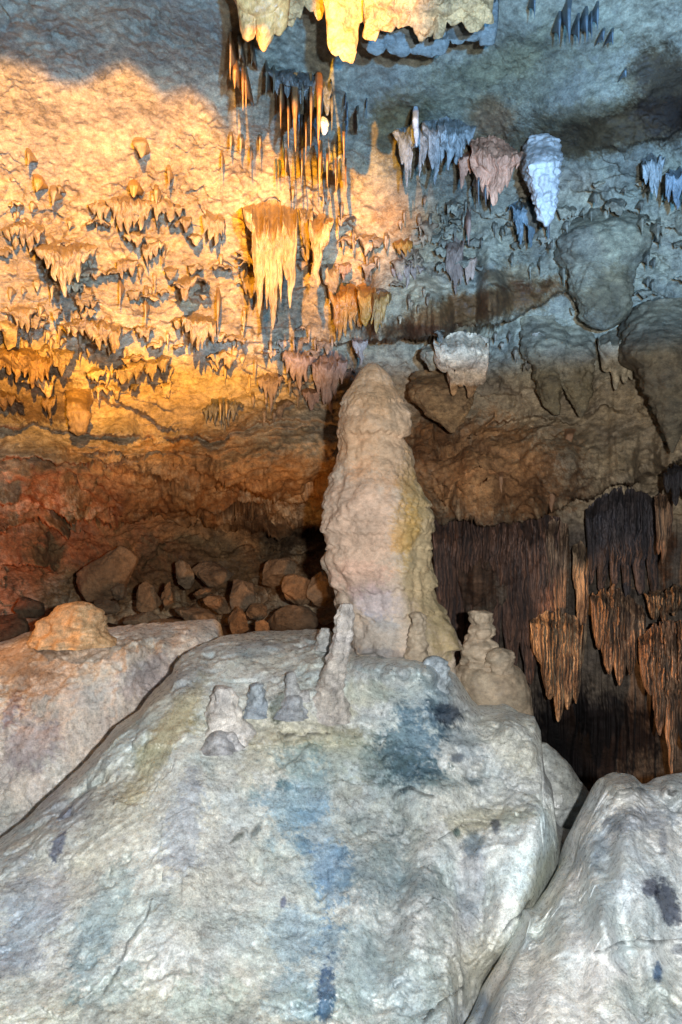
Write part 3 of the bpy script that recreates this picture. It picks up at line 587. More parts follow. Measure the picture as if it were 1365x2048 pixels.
crest_r = [(900, 2160), (960, 2052), (985, 1990), (1020, 1932), (1050, 1870), (1060, 1834), (1085, 1826), (1120, 1780), (1150, 1720), (1160, 1672), (1190, 1612), (1215, 1562), (1240, 1549), (1270, 1553), (1290, 1572), (1310, 1574), (1330, 1560), (1365, 1552), (1450, 1540), (1800, 1620)]
def rextra(u, v):
    return smooth(1560, 1700, v) * 0.05 * np.sin(u * 0.06 - v * 0.006 + 3 * noise(np.stack([u * .006, v * .004, 0 * u + 3], -1), 8)) + 0.10 * smooth(-8, 12, v - (1900 - 0.10 * (u - 1200))) * smooth(1180, 1230, u)
rm, RG = mound('flowstone_mound', crest_r, [(900, 3.9), (1000, 4.3), (1060, 4.6), (1120, 4.9), (1215, 5.3), (1365, 5.4), (1800, 5.4)], [(900, 2.9), (1200, 2.9), (1800, 3.0)], 'flowstone_pale', 940, 1800, seed=25, rnd=10, rdep=.12,
    feats=[(1245, 1575, 36, 26, .2), (1345, 1580, 40, 26, .14), (1240, 1750, 30, 150, .12, 10, 1), (1290, 1800, 40, 150, .1, -6, 1), (1190, 1850, 50, 110, .1, 20, 1), (1330, 1700, 30, 120, .08, -5, 1)],
    blobs=[(1300, 1750, 200, 240, 0, (.86, .86, .88), .5, .5), (1280, 1640, 110, 22, -5, (.42, .46, .54), .75, .8), (1330, 1800, 22, 60, -12, (.14, .15, .2), .95, .55), (1300, 1775, 18, 20, 0, (.22, .22, .28), .9, .5), (1318, 1942, 11, 26, 0, (.14, .24, .42), .95, .4), (1355, 1900, 14, 10, 0, (.3, .32, .36), .8, .4),
           (1190, 1690, 30, 60, 25, (.42, .5, .6), .7, .8), (1325, 1690, 10, 34, 0, (.35, .38, .46), .7, .6), (1240, 1850, 80, 90, 0, (.82, .92, .95), .5, .6), (1300, 1980, 120, 60, 0, (.78, .80, .74), .7, .5), (1060, 1900, 60, 120, 30, (1.0, .98, .9), .5, .5), (1345, 1585, 14, 8, 10, (.2, .2, .2), .9, .4), (1120, 1760, 20, 60, 28, (1.1, 1.08, 1.0), .6, .5), (970, 2030, 16, 30, 20, (.3, .4, .55), .8, .6), (1240, 1565, 50, 26, 0, (.8, .78, .72), .6, .4)],
    cracks=[([(1215, 1620), (1235, 1585), (1262, 1582), (1290, 1580)], 3), ([(1195, 1905), (1240, 1890), (1365, 1882)], 3)],
    extra=rextra, back=1.0, drop=1.6)
tag(rm, 'grey white streaked flowstone mound beyond the sandy crevice, with dark blotches', 'flowstone')

# ------------------------------------------------------------------ the tall stalagmite
def sm_col(V, v, u):  # rose lit left and olive shaded right of the shaft, put into colour
    return stain_and_shading(u, v, V, [(720, 1050, 80, 130, 0, (1.12, .98, .92), .8, .5), (720, 1150, 60, 40, 0, (1.1, 1.0, 1.02), .7, .5), (800, 1060, 30, 60, 5, (1.05, .85, .45), .8, .5), (850, 1130, 60, 190, -8, (.80, .78, .56), .85, .4), (760, 860, 110, 130, 0, (.98, .82, .64), .7, .4),
        (745, 1190, 50, 40, 0, (.92, .95, 1.15), .8, .4), (740, 1260, 60, 50, 0, (.78, .88, 1.0), .8, .6), (755, 1205, 50, 40, 0, (1.05, 1.14, 1.28), .8, .5), (860, 1270, 50, 70, 0, (.80, .80, .70), .7, .5),
        (745, 780, 60, 60, 0, (1.0, .84, .62), .5, .5), (820, 970, 30, 80, -5, (.95, .86, .62), .6, .5), (700, 900, 60, 60, 0, (1.05, .86, .68), .4, .5), (760, 1290, 60, 12, 0, (.45, .5, .62), .6, .6)], seed=71)
SR = [(725, 741, 750), (727, 734, 758), (731, 727, 766), (739, 719, 775), (752, 710, 785), (768, 702, 792), (785, 695, 800), (803, 687, 810), (822, 681, 819), (850, 673, 824), (868, 671, 822), (878, 670, 812), (888, 671, 818), (905, 671, 829), (940, 667, 836), (960, 662, 843), (980, 654, 848), (1000, 647, 853), (1030, 642, 860), (1060, 646, 862), (1080, 654, 858), (1090, 658, 856), (1102, 652, 861), (1120, 649, 862), (1140, 653, 864), (1160, 662, 866), (1175, 671, 869), (1200, 677, 874), (1225, 682, 886), (1250, 690, 898), (1280, 694, 908), (1310, 697, 914), (1345, 690, 918), (1420, 676, 926)]
def scallop(name, *a, **k): return spindle(name, *a, **k)
st = spindle('stalagmite', SR, 7.0, 'stalagmite_stone', kd=0.95, n=220, step=1.7, amp=0.075, scale=2.6, lump=0.04, lscale=8, flute=0.035, nfl=20, fine=0.010, seed=3, col=sm_col, origin='bottom')
# drip scallops running round the shaft
me = st.data; co = np.empty(len(me.vertices) * 3, np.float32); me.vertices.foreach_get('co', co); co = co.reshape(-1, 3)
wp = co + np.array(st.location); n_ = 220; rows_ = len(co) // n_
vv_ = np.repeat(np.linspace(727, 1420, rows_), n_); th_ = np.tile(np.linspace(0, 2 * np.pi, n_, endpoint=False), rows_)
cx_ = co.reshape(rows_, n_, 3).mean(1).repeat(n_, 0); dr = co - cx_; dr[:, 2] = 0; dr /= np.linalg.norm(dr, axis=1, keepdims=True) + 1e-6
off = np.zeros(len(co))
for (vb, hgt, A, f, sd) in [(806, 26, .030, 34, 1), (832, 14, .012, 40, 9), (872, 34, .03, 26, 2), (905, 14, .010, 44, 10), (955, 26, .018, 40, 3), (1012, 26, .030, 44, 4), (1040, 20, .024, 46, 5), (1062, 20, .030, 40, 6), (1092, 30, .03, 36, 7), (1135, 28, .022, 34, 11), (1172, 30, .035, 32, 8), (1222, 34, .04, 24, 12), (1292, 60, .06, 9, 13)]:
    edge = vb + 10 * noise(np.stack([np.cos(th_) * 2, np.sin(th_) * 2, 0 * th_ + sd], -1), sd) + 7 * np.abs(np.sin(th_ * f / 2 + 2 * noise(np.stack([np.cos(th_) * 3, np.sin(th_) * 3, 0 * th_], -1), sd + 30)))
    dv = edge - vv_
    gate = smooth(-.25, .3, noise(np.stack([np.cos(th_) * 1.3, np.sin(th_) * 1.3, 0 * th_ + 4], -1), sd + 60))
    off += np.where(dv > 0, 1.6 * A * np.exp(-dv / hgt) * smooth(0, 5, dv), 0) * (0.35 + 0.65 * gate)
off -= off.mean() * 1.3
co2 = co + dr * off[:, None]; me.vertices.foreach_set('co', co2.astype(np.float32).ravel()); me.update()
tag(st, 'tall tan and rose stalagmite column with a pointed top rising from the mound', 'stalagmite')

g = 'small stalagmites on the flowstone mound'
def mdepth(u, v):
    uu, Vv, P = CG; j = int(np.clip(np.searchsorted(uu, u), 0, len(uu) - 1)); i = int(np.clip(np.searchsorted(Vv[:, j], v), 0, len(Vv) - 1))
    return float((P[i, j] - CAM) @ FWD)
def stub(rows, d, label, mat='flowstone_pale', cat='stalagmite', name='stalagmite', n=40, step=1.2, tint=(1, 1, 1), **k):
    kw = dict(kd=.9, amp=.2, scale=6, lump=.045, lscale=16, fine=.006, origin='bottom'); kw.update(k)
    t = np.array(tint)
    if d < 6.05 and (rows[-1][2] - rows[-1][1]) < 80:
        v_0, v_1 = rows[0][0], rows[-1][0]; nr_ = []
        for (v, a, b) in rows:
            f = 1.12 + 0.55 * max(0, (v - v_0) / (v_1 - v_0) - .25); c = (a + b) / 2; nr_.append((v, c - (c - a) * f, c + (b - c) * f))
        rows = nr_
    if d < 6.05: d = mdepth((rows[-2][1] + rows[-2][2]) / 2, rows[-2][0]) - 0.02
    o = spindle(name, rows, d, mat, n=n, step=step, col=lambda V, v, u: np.ones(V.shape) * t * (.88 + 0.5 * fbm(V * 9, 3, 5))[..., None], **kw)
    return tag(o, label, cat)
stub([(1207, 684, 702), (1212, 680, 705), (1235, 672, 707), (1270, 667, 703), (1300, 661, 699), (1330, 650, 697), (1360, 640, 692), (1390, 628, 692), (1440, 612, 700)], 6.0, 'leaning pale stalagmite at the left foot of the tall column', tint=(.95, .88, .84), seed=2, flute=.12, nfl=12, n=60)
stub([(1343, 580, 587), (1347, 575, 592), (1362, 574, 594), (1385, 572, 600), (1395, 571, 606), (1425, 564, 616)], 5.7, 'small dark blunt peg stalagmite next to the leaning one', tint=(.75, .77, .80), seed=4)
stub([(1365, 510, 520), (1369, 503, 526), (1385, 500, 528), (1405, 500, 528), (1430, 492, 536)], 5.6, 'squat bluish stub standing in the middle of the shelf row', tint=(.62, .72, .84), seed=6)
stub([(1371, 434, 446), (1375, 430, 462), (1395, 425, 473), (1420, 422, 480), (1440, 412, 492), (1480, 395, 510)], 5.4, 'widest white notched stub at the left end of the shelf row', tint=(1.08, 1.02, .98), seed=8, flute=.15)
stub([(1380, 607, 615), (1384, 602, 619), (1396, 600, 622), (1420, 596, 628)], 5.75, 'little round cup shaped stub between the dark peg and the leaning stalagmite', tint=(.8, .8, .84), seed=9)
stub([(1391, 578, 596), (1397, 572, 602), (1412, 566, 606), (1432, 560, 612)], 5.55, 'low grey bulb right in front of the dark peg stalagmite', tint=(.66, .7, .76), seed=10)
stub([(1462, 432, 446), (1468, 424, 455), (1480, 420, 460), (1500, 414, 468)], 5.05, 'low dark rounded knob below the white notched stub', tint=(.66, .66, .7), seed=12)
stub([(1464, 460, 468), (1469, 455, 474), (1480, 452, 477), (1496, 450, 480)], 5.03, 'tiny pale knob touching the dark rounded knob', tint=(.9, .88, .9), seed=13)
stub([(1256, 642, 654), (1262, 638, 660), (1276, 636, 664), (1300, 632, 668)], 6.8, 'small bump of grey stone on the crest left of the tall column', tint=(.75, .75, .74), seed=14)
stub([(1224, 826, 842), (1230, 822, 850), (1245, 824, 854), (1252, 820, 852), (1275, 818, 850), (1320, 812, 856)], 6.42, 'stubby double bulb stalagmite against the right foot of the tall column', 'stalagmite_stone', tint=(.85, .84, .78), seed=15)
stub([(1312, 862, 876), (1316, 852, 886), (1328, 846, 894), (1340, 844, 898), (1350, 846, 898), (1400, 850, 896)], 6.25, 'shiny blue grey rounded boss on the mound rim under the tall column', tint=(.66, .76, .84), seed=16)
stub([(1221, 944, 972), (1225, 939, 984), (1240, 939, 985), (1248, 944, 982), (1256, 938, 992), (1268, 938, 992), (1276, 934, 984), (1288, 925, 996), (1305, 924, 1004), (1318, 926, 1006), (1326, 920, 1024), (1345, 915, 1030), (1360, 915, 1030)], 7.3, 'knobbly stalagmite of stacked balls on the round pedestal', 'stalagmite_stone', tint=(.92, .92, .86), seed=17, n=80, lump=.05, lscale=12)
stub([(1296, 990, 1006), (1302, 978, 1022), (1315, 970, 1029), (1330, 970, 1030), (1345, 975, 1026)], 7.1, 'rounded lump at the right foot of the stacked ball stalagmite', 'stalagmite_stone', tint=(.9, .9, .84), seed=18)
stub([(1328, 920, 1022), (1335, 914, 1038), (1350, 912, 1050), (1380, 914, 1060), (1420, 914, 1066), (1500, 910, 1074)], 7.3, 'broad round grey pedestal that carries the stacked ball stalagmite', 'stalagmite_stone', cat='pedestal rock', name='rock_pedestal', tint=(.76, .75, .68), seed=19, n=120, lump=.01, amp=.04)
stub([(1486, 1080, 1094), (1500, 1060, 1112), (1530, 1040, 1140), (1560, 1030, 1160), (1588, 1025, 1180), (1615, 1025, 1178), (1640, 1025, 1168), (1700, 1025, 1150)], 7.0, 'smooth grey rock flank behind the white shoulder of the mound, above the crevice', 'flowstone_pale', cat='rock', name='boulder', tint=(.62, .64, .62), seed=20, n=90, lump=.0, amp=.05)
stub([(1203, 150, 168), (1208, 128, 185), (1220, 108, 200), (1236, 96, 214), (1248, 84, 218), (1262, 78, 214), (1290, 60, 230)], 7.9, 'orange lit boulder on the crest of the left rock slope', cat='boulder', name='boulder', tint=(1.3, .85, .48), seed=21, n=90, lump=.06, lscale=5, kd=.7)  # orange lamp light put into the boulder's tint

# ------------------------------------------------------------------ fallen blocks under the back wall
def block(u, v, w, h, d, label, tint=(1, 1, 1), seed=0, mat='brown_rock', ang=0):
    n = 90; th = np.linspace(0, 2 * np.pi, n, endpoint=False); ph = np.linspace(0.02, np.pi - 0.02, 56)
    T, Ph = np.meshgrid(th, ph); D = np.stack([np.sin(Ph) * np.cos(T), np.sin(Ph) * np.sin(T), np.cos(Ph)], -1)
    rng = np.random.RandomState(seed + 100); r = np.full(T.shape, 9.0)
    for k in range(26):
        a = rng.normal(size=3); a /= np.linalg.norm(a); q = (D @ a); r = np.where(q > .05, np.minimum(r, rng.uniform(.6, .95) / np.maximum(q, .05)), r)
    r = np.minimum(r, 1.25); px = d / F
    P = D * r[..., None] * np.array([w / 2 * px, w / 2 * px * .8, h / 2 * px]) * 1.03
    ca, sa = math.cos(math.radians(ang)), math.sin(math.radians(ang)); x, z = P[..., 0].copy(), P[..., 2].copy()
    P[..., 0] = x * ca + z * sa; P[..., 2] = -x * sa + z * ca
    c = W(u, v + 8, d + .15); P = P + c; P = P + vjit(P, .03, 3, seed) + vjit(P, .01, 16, seed + 2) + (facets(P * 4.5, seed)[0] * .03)[..., None] * -FWD
    Vf, Fc, cf = mesh_grid(P, closed_u=True, col=np.ones(P.shape) * np.array(tint), flip=True)
    k = (len(ph) - 1) * n
    o = build('boulder', Vf, Fc, mat, cf, c - np.array([0, 0, h / 2 * px]), [list(range(n)), list(range(k, k + n))[::-1]])
    return tag(o, label, 'boulder', 'fallen boulders below the back wall')
LT = (1.1, .95, .8)
for i, (u, v, w, h, d, a, t, lab) in enumerate([
    (212, 1150, 116, 120, 10.4, 20, LT, 'largest smooth brown boulder leaning out of the dark left wall'),
    (372, 1145, 46, 66, 10.9, 0, (1, 1, 1), 'upright brown block high in the middle of the rubble'),
    (294, 1190, 52, 62, 10.2, -10, LT, 'light brown block just left of the two stacked stones'),
    (335, 1188, 30, 68, 10.0, 5, LT, 'narrow upright stone of two rounded pieces in the rubble'),
    (405, 1178, 52, 26, 10.1, -20, LT, 'flat tilted slab lying above the middle of the rubble'),
    (432, 1196, 64, 36, 9.9, 15, LT, 'rounded slab just below the tilted slab'),
    (485, 1185, 64, 80, 10.2, 5, (1, 1, 1), 'tall blocky boulder with a lit top at the right of the rubble'),
    (475, 1240, 48, 62, 9.3, 0, LT, 'plain rectangular upright block behind the crest of the mound'),
    (525, 1250, 40, 50, 9.2, -5, LT, 'small pointed block right of the rectangular upright block'),
    (592, 1170, 64, 70, 10.2, 0, LT, 'square ledge like boulder near the tall stalagmite'),
    (640, 1170, 60, 90, 10.0, 10, (.9, .9, .9), 'brown boulder half hidden by the tall stalagmite'),
    (585, 1235, 110, 80, 9.8, 0, (.7, .7, .7), 'dim wide block under the square ledge like boulder'),
    (280, 1232, 90, 34, 9.5, -12, (.9, .9, .9), 'low flat slab just behind the left rock slope'),
    (215, 1205, 60, 30, 9.8, 10, (.7, .7, .7), 'small dark stone behind the orange lit crest boulder'),
    (395, 1225, 90, 40, 9.7, 8, (.8, .8, .8), 'dim flat stone in front of the rounded slab'),
    (330, 1240, 80, 30, 9.2, -8, LT, 'pale flat slab lying low beside the end of the left crest'),
    (420, 1140, 90, 50, 11.0, 15, (.8, .8, .8), 'sloping dark slab at the back of the rubble'),
    (560, 1130, 90, 60, 11.0, -10, (.85, .85, .85), 'dark rounded rock under the deep recess'),
    (20, 1245, 90, 60, 9.6, 0, (.6, .6, .6), 'dark red lit rock low at the left edge'),
    (60, 1205, 70, 50, 10.2, 12, (.6, .6, .6), 'rounded dark rock in the red lit corner'),
    (240, 1175, 40, 40, 10.1, 0, (.8, .8, .8), 'small stone wedged right of the largest smooth boulder'),
    (515, 1215, 50, 40, 9.6, 20, (.8, .8, .8), 'small tilted stone between the upright block and the wide block')]):
    block(u, v, w, h, d, lab, t, i, ang=a)

# ------------------------------------------------------------------ hanging rock: large masses
def tinted(*rgb, var=.3, blobs=None, seed=9):
    t = np.array(rgb)
    def f(V, v, u):
        c = np.ones(V.shape) * t * (1 + var * fbm(V * 4, 3, seed))[..., None]
        return stain_and_shading(u, v, V, blobs, base=c, seed=seed) if blobs else c
    return f

# nearer roof rock at the top of the view
GT = tinted(.85, .70, .48, var=.35)  # golden lamp light on the roof rock, partly put into this tint
cu = curtain('hanging_rock', [(620, -190), (740, -190)], [(672, 24, 116), (694, 30, 129), (684, 36, 90), (720, 16, 50)], 6.0, 'limestone_wall', kd=.45, back=1.2, amp=.05, scale=3.5, du=1.3, nr=90, p=5.0, q=.4, seed=31, col=GT, lumps=.06)
tag(cu, 'long golden rock tongue hanging lowest at the top of the view', 'hanging rock')
cu = curtain('hanging_rock', [(570, -190), (650, -190)], [(578, 20, 58), (596, 18, 34), (622, 24, 26), (640, 20, 38)], 6.5, 'limestone_wall', kd=.4, back=.8, amp=.06, scale=4, du=1.3, nr=70, p=5.0, q=.4, seed=35, col=GT, lumps=.06)
tag(cu, 'small golden rock flap between the golden lobes and the long tongue', 'hanging rock')
cu = curtain('hanging_rock', [(720, -190), (850, -160), (1010, -190)], [(745, 22, 86), (775, 26, 62), (815, 44, 58), (850, 30, 78), (878, 18, 82), (905, 30, 60), (945, 36, 70), (975, 20, 58), (860, 130, 36)], 5.9, 'limestone_wall', kd=.22, back=1.4, amp=.07, scale=3.5, du=1.3, nr=90, p=5.5, q=.35, seed=34, col=GT, lumps=.07)
tag(cu, 'broad golden rock slab with a ragged underside at the top right of the long tongue', 'hanging rock')
cu = curtain('hanging_rock', [(690, -40), (850, -60), (1010, -40)],
    [(752, 34, 109), (800, 40, 111), (850, 46, 114), (880, 20, 112), (915, 26, 88), (945, 28, 84), (975, 22, 94), (860, 130, 78)],
    6.6, 'limestone_ceiling', kd=.25, back=.8, amp=.03, scale=8, du=1.6, nr=60, p=5, q=.3, seed=32, col=tinted(.40, .46, .48, var=.2))
tag(cu, 'thin blue grey rock lip with a serrated edge behind the golden hanging mass', 'hanging rock')
cu = curtain('hanging_rock', [(450, -60), (600, -60)], [(496, 24, 88), (530, 25, 102), (556, 26, 72), (520, 60, 38)], 6.2, 'stalactite_ochre', kd=.7, back=.5, amp=.03, scale=5, nr=50, p=3.2, q=.55, seed=33, col=tinted(1.5, 1.75, 2.6, var=.2))
tag(cu, 'pair of golden rounded rock lobes hanging left of the broad ragged mass', 'hanging rock')
def lobe(rows, d, label, mat='limestone_wall', tint=(1, 1, 1), seed=0, back=1.2, kd=.7, name='hanging_rock', cat='hanging rock', blobs=None, **k):
    kw = dict(n=90, step=2.2, amp=.08, scale=2.2, lump=.09, lscale=6, fine=.03, flute=.05, nfl=12); kw.update(k)
    o = spindle(name, rows, d, mat, kd=kd, back=back, seed=seed, col=tinted(*tint, blobs=blobs, seed=seed), **kw)
    return tag(o, label, cat)
lobe([(400, 1150, 1330), (440, 1135, 1315), (480, 1118, 1300), (510, 1118, 1280), (535, 1142, 1270), (570, 1145, 1262), (600, 1158, 1262), (630, 1162, 1255), (645, 1175, 1240), (656, 1192, 1224), (660, 1204, 1212)], 8.6, 'big blunt rock lobe hanging at the upper right with a brown lower half', tint=(.58, .68, .74), seed=41, back=.8, blobs=[(1210, 600, 60, 70, 0, (.55, .46, .36), .85, .4), (1215, 500, 40, 60, 0, (1, 1.05, 1.05), .5, .5)], flute=.06, nfl=14)
lobe([(610, 1270, 1400), (640, 1257, 1395), (680, 1260, 1400), (710, 1262, 1400), (735, 1280, 1405), (770, 1295, 1405), (810, 1312, 1400), (835, 1318, 1380), (860, 1325, 1366), (890, 1336, 1354), (906, 1343, 1347)], 8.0, 'long dark tapering rock lobe hanging at the right edge', tint=(.36, .38, .38), seed=42, back=.8)
lobe([(640, 1035, 1150), (670, 1042, 1140), (700, 1050, 1135), (730, 1068, 1132), (760, 1072, 1128), (790, 1080, 1126), (815, 1092, 1124), (830, 1108, 1120)], 9.2, 'slanting grey lobe hanging just left of its narrow twin on the right wall', tint=(.62, .68, .70), seed=43, back=.6, flute=.1, blobs=[(1100, 790, 50, 60, 0, (.55, .5, .42), .85, .4)])
lobe([(660, 1100, 1200), (700, 1110, 1195), (740, 1116, 1190), (770, 1122, 1187), (800, 1140, 1182), (822, 1150, 1175), (834, 1158, 1166)], 9.1, 'narrow grey lobe hanging right of its slanting twin on the right wall', tint=(.62, .68, .70), seed=44, back=.6, flute=.1, blobs=[(1160, 790, 50, 60, 0, (.55, .5, .42), .85, .4)])
o = curtain('hanging_rock', [(1195, 660), (1290, 650)], [(1215, 18, 745), (1232, 12, 783), (1250, 12, 768), (1262, 10, 760), (1240, 42, 740)], 8.8, 'limestone_wall', kd=.8, back=.6, amp=.03, nr=50, p=3, q=.5, seed=45, col=tinted(.8, .85, .88)); tag(o, 'hollow blue grey lobe with a toothed lower edge beside the dark tapering lobe', 'hanging rock')
o = curtain('hanging_rock', [(862, 665), (980, 665)], [(890, 22, 745), (905, 14, 792), (920, 16, 776), (940, 14, 798), (950, 18, 785), (965, 14, 770), (925, 50, 745), (885, 16, 720)], 9.0, 'limestone_wall', kd=.8, back=.5, amp=.05, scale=6, nr=60, p=3.2, q=.5, seed=46, col=tinted(1.75, 1.7, 1.8, blobs=[(930, 785, 70, 20, 0, (.65, .46, .28), .9, .4)])); tag(o, 'whitish lumpy rock cluster with brown tips hanging right of the stalagmite top', 'hanging rock')
lobe([(745, 820, 930), (770, 822, 945), (800, 826, 948), (820, 845, 942), (840, 866, 930), (855, 888, 918), (866, 900, 912)], 9.6, 'tan wedge shaped rock beside the shoulder of the tall stalagmite', tint=(.9, .72, .55), seed=47, back=.7, kd=.6)
lobe([(662, 898, 940), (690, 850, 880), (700, 846, 878)][1:] + [(715, 846, 878), (735, 854, 872), (742, 860, 867)], 9.3, 'small round grey knob left of the whitish lumpy cluster', tint=(1, 1, 1), seed=48, n=40, back=.3)
for k, (x, v0, v1, w, dd, lab) in enumerate([
    (1105, 940, 1024, 24, 9.4, 'ragged orange brown stalactite hanging at the rim of the dark chamber'),
    (1140, 858, 892, 22, 9.4, 'short orange stub on the right wall above the dark chamber'),
    (1003, 940, 986, 9, 9.5, 'small pale drip on the brown overhang right of the tall stalagmite')]):
    o = spindle('stalactite', drip_rows(x, v0, v1, w, seed=k), dd, 'stalactite_rose', kd=.8, back=.3, n=30, step=1.5, amp=.25, scale=9, lump=.02, lscale=16, seed=k, col=tinted(1.1, .85, .6)); tag(o, lab, 'stalactite')

# ------------------------------------------------------------------ flowstone draperies of the dark chamber
def streak(rgb, dark, seed):
    A = np.array(rgb); B = np.array(dark)
    def f(V, v, u):
        k = smooth(-.22, .18, noise(np.stack([u * .30, v * .010, 0 * u + seed], -1), seed) + .5 * noise(np.stack([u * .8, v * .02, 0 * u + seed], -1), seed + 1) + .25 * noise(V * 6, 3))[..., None]
        return A * k + B * (1 - k)
    return f
def drape(top, fg, d, label, tint=(1, 1, 1), dark=(.22, .22, .26), mat='orange_flowstone', seed=0, **k):
    kw = dict(kd=.9, back=.5, p=2.6, du=1.0, nr=90, amp=.03, scale=4, ribs=.4, ribf=.5, q=.55, shoulder=.3, ragged=14, lumps=.012, regular=.2); kw.update(k)
    o = curtain('flowstone_drapery', top, fg, d, mat, seed=seed, col=streak(np.array(tint) * 1.25, tuple(np.array(dark) * 1.5), seed), **kw); return tag(o, label, 'drapery')
drape([(868, 1062), (960, 1040), (1070, 1050), (1120, 1075)], [(885, 18, 1250), (910, 24, 1330), (945, 26, 1280), (985, 26, 1310), (1025, 26, 1340), (1060, 24, 1370), (1095, 24, 1330), (990, 110, 1180)], 10.5, 'dark domed flowstone curtain right behind the tall stalagmite', tint=(.42, .36, .34), dark=(.2, .19, .21), mat='dark_flowstone', seed=59, ragged=24) if False else None
_o = curtain('flowstone_drapery', [(868, 1030), (960, 1020), (1070, 1018), (1125, 1020)], [(885, 18, 1250), (910, 24, 1330), (945, 26, 1280), (985, 26, 1310), (1025, 26, 1340), (1060, 24, 1370), (1095, 24, 1330), (990, 110, 1180)], 10.4, 'dark_flowstone', kd=.5, back=.6, p=2.6, du=1.3, nr=110, amp=.05, scale=3, ribs=.4, ribf=.35, q=.5, shoulder=.3, ragged=14, regular=.12, lumps=.04, seed=59, col=streak((2.1, 1.4, 1.05), (.85, .7, .64), 59))
tag(_o, 'dark brown domed flowstone curtain right behind the tall stalagmite', 'drapery')
_o = curtain('flowstone_drapery', [(1170, 1000), (1240, 975), (1330, 950)], [(1185, 12, 1170), (1205, 14, 1190), (1230, 16, 1180), (1255, 14, 1210), (1280, 16, 1190), (1305, 14, 1200), (1245, 70, 1130)], 10.3, 'dark_flowstone', kd=.6, back=.5, p=2.6, du=1.3, nr=90, amp=.04, scale=3, ribs=.4, ribf=.35, q=.5, shoulder=.3, regular=.12, lumps=.03, seed=60, col=streak((1.0, 1.0, 1.1), (.5, .52, .58), 60))
tag(_o, 'wide black grey fluted curtain high in the dark chamber over the ribbed orange one', 'drapery')
drape([(1062, 1226), (1110, 1220), (1165, 1228)], [(1082, 22, 1330), (1100, 22, 1400), (1118, 16, 1444), (1135, 18, 1420), (1152, 14, 1408), (1108, 40, 1300)], 9.9, 'orange fluted drapery with a dark left side and a pointed lower end', seed=51)
drape([(1180, 1178), (1230, 1172), (1290, 1210)], [(1200, 18, 1300), (1218, 18, 1350), (1240, 18, 1372), (1262, 18, 1350), (1230, 44, 1300), (1280, 12, 1330)], 9.9, 'ribbed orange drapery with a rounded top in the middle of the dark chamber', seed=52, tint=(1.1, 1.0, 1.0))
drape([(1275, 1262), (1320, 1240), (1440, 1250)], [(1298, 20, 1390), (1320, 18, 1470), (1345, 16, 1560), (1375, 30, 1500), (1350, 70, 1400), (1310, 12, 1430)], 9.3, 'massive orange drapery reaching lowest at the right edge', seed=53, tint=(1.1, .95, .95))
drape([(1285, 1172), (1330, 1180), (1400, 1160)], [(1310, 16, 1240), (1330, 12, 1250), (1350, 14, 1232), (1380, 20, 1235), (1340, 50, 1225)], 9.9, 'short torn orange drapery above the massive right hand drapery', seed=54)
drape([(1140, 1085), (1165, 1085)], [(1150, 5, 1180), (1158, 7, 1260), (1166, 8, 1330), (1172, 6, 1290)], 10.3, 'long thin orange drip curtain left of the rounded ribbed drapery', seed=55, ribs=.3)
drape([(1085, 1040), (1140, 1040)], [(1096, 5, 1180), (1104, 5, 1230), (1112, 5, 1300), (1122, 6, 1350), (1130, 5, 1260)], 10.3, 'fine grey and orange stringy curtain below the rim stalactite', tint=(.8, .75, .8), seed=56, ribs=.3)
drape([(1300, 985), (1345, 985)], [(1318, 8, 1110), (1328, 9, 1130), (1338, 8, 1080)], 9.4, 'narrow rusty streak of flowstone high on the right of the chamber', tint=(.9, .75, .7), seed=57)
drape([(1340, 930), (1400, 930)], [(1335, 8, 985), (1350, 10, 1010), (1368, 12, 990), (1385, 20, 1000)], 8.6, 'dark fringe hanging at the right edge above the chamber', tint=(.5, .55, .6), seed=58, mat='dark_flowstone')

# ------------------------------------------------------------------ stalactites
def droot(u, v, prot): return depth_at(u, v) - prot
NS = [0]
def tite(x, v0, v1, w, label, mat='stalactite_tan', prot=.12, tint=(1, 1, 1), p=1.3, bend=0, bulge=0, d=None, group=None, n=14, amp=.18, var=.3, lump=0.0):
    NS[0] += 1; s = NS[0]
    dd = d if d is not None else droot(x, v0 + 2, prot)
    L = (v1 - v0)
    o = spindle('stalactite', drip_rows(x, v0 - 3, v1, w, p=p, bend=bend, bulge=bulge, seed=s), dd, mat, kd=.85, back=prot + .12, n=n if w < 14 else 26, step=max(1.6, L / 40), amp=amp, scale=9, lump=lump, lscale=14, flute=.18 if w > 9 else 0, nfl=10, seed=s, col=tinted(*tint, var=var, seed=s))
    return tag(o, label, 'stalactite', group)
def clump(top, fg, label, mat='stalactite_tan', prot=.25, tint=(1, 1, 1), d=None, ribs=.12, ribf=.6, group=None, name='stalactite_cluster', cat='stalactite cluster', amp=.045, **k):
    NS[0] += 1; s = NS[0]; rg = np.random.RandomState(s); tops = np.array(top, float); fg = list(fg)
    for (fu, fw, fb) in list(fg):
        for q_ in range(2):
            nu = fu + rg.uniform(-1.3, 1.3) * fw; nv = np.interp(nu, tops[:, 0], tops[:, 1])
            fg.append((nu, fw * rg.uniform(.3, .6), nv + (fb - nv) * rg.uniform(.4, .95)))
    um = np.mean([t[0] for t in top]); vm = np.mean([t[1] for t in top])
    dd = d if d is not None else droot(um, vm + 4, prot)
    kw = dict(kd=.8, back=prot + .1, p=2.0, q=.62, nr=44, du=1.3, scale=6); kw.update(k)
    o = curtain(name, top, fg, dd, mat, amp=amp, ribs=ribs, ribf=ribf, seed=s, col=tinted(*tint, var=.35, seed=s), **kw)
    return tag(o, label, cat, group)
B1 = (.8, .95, 1.05)
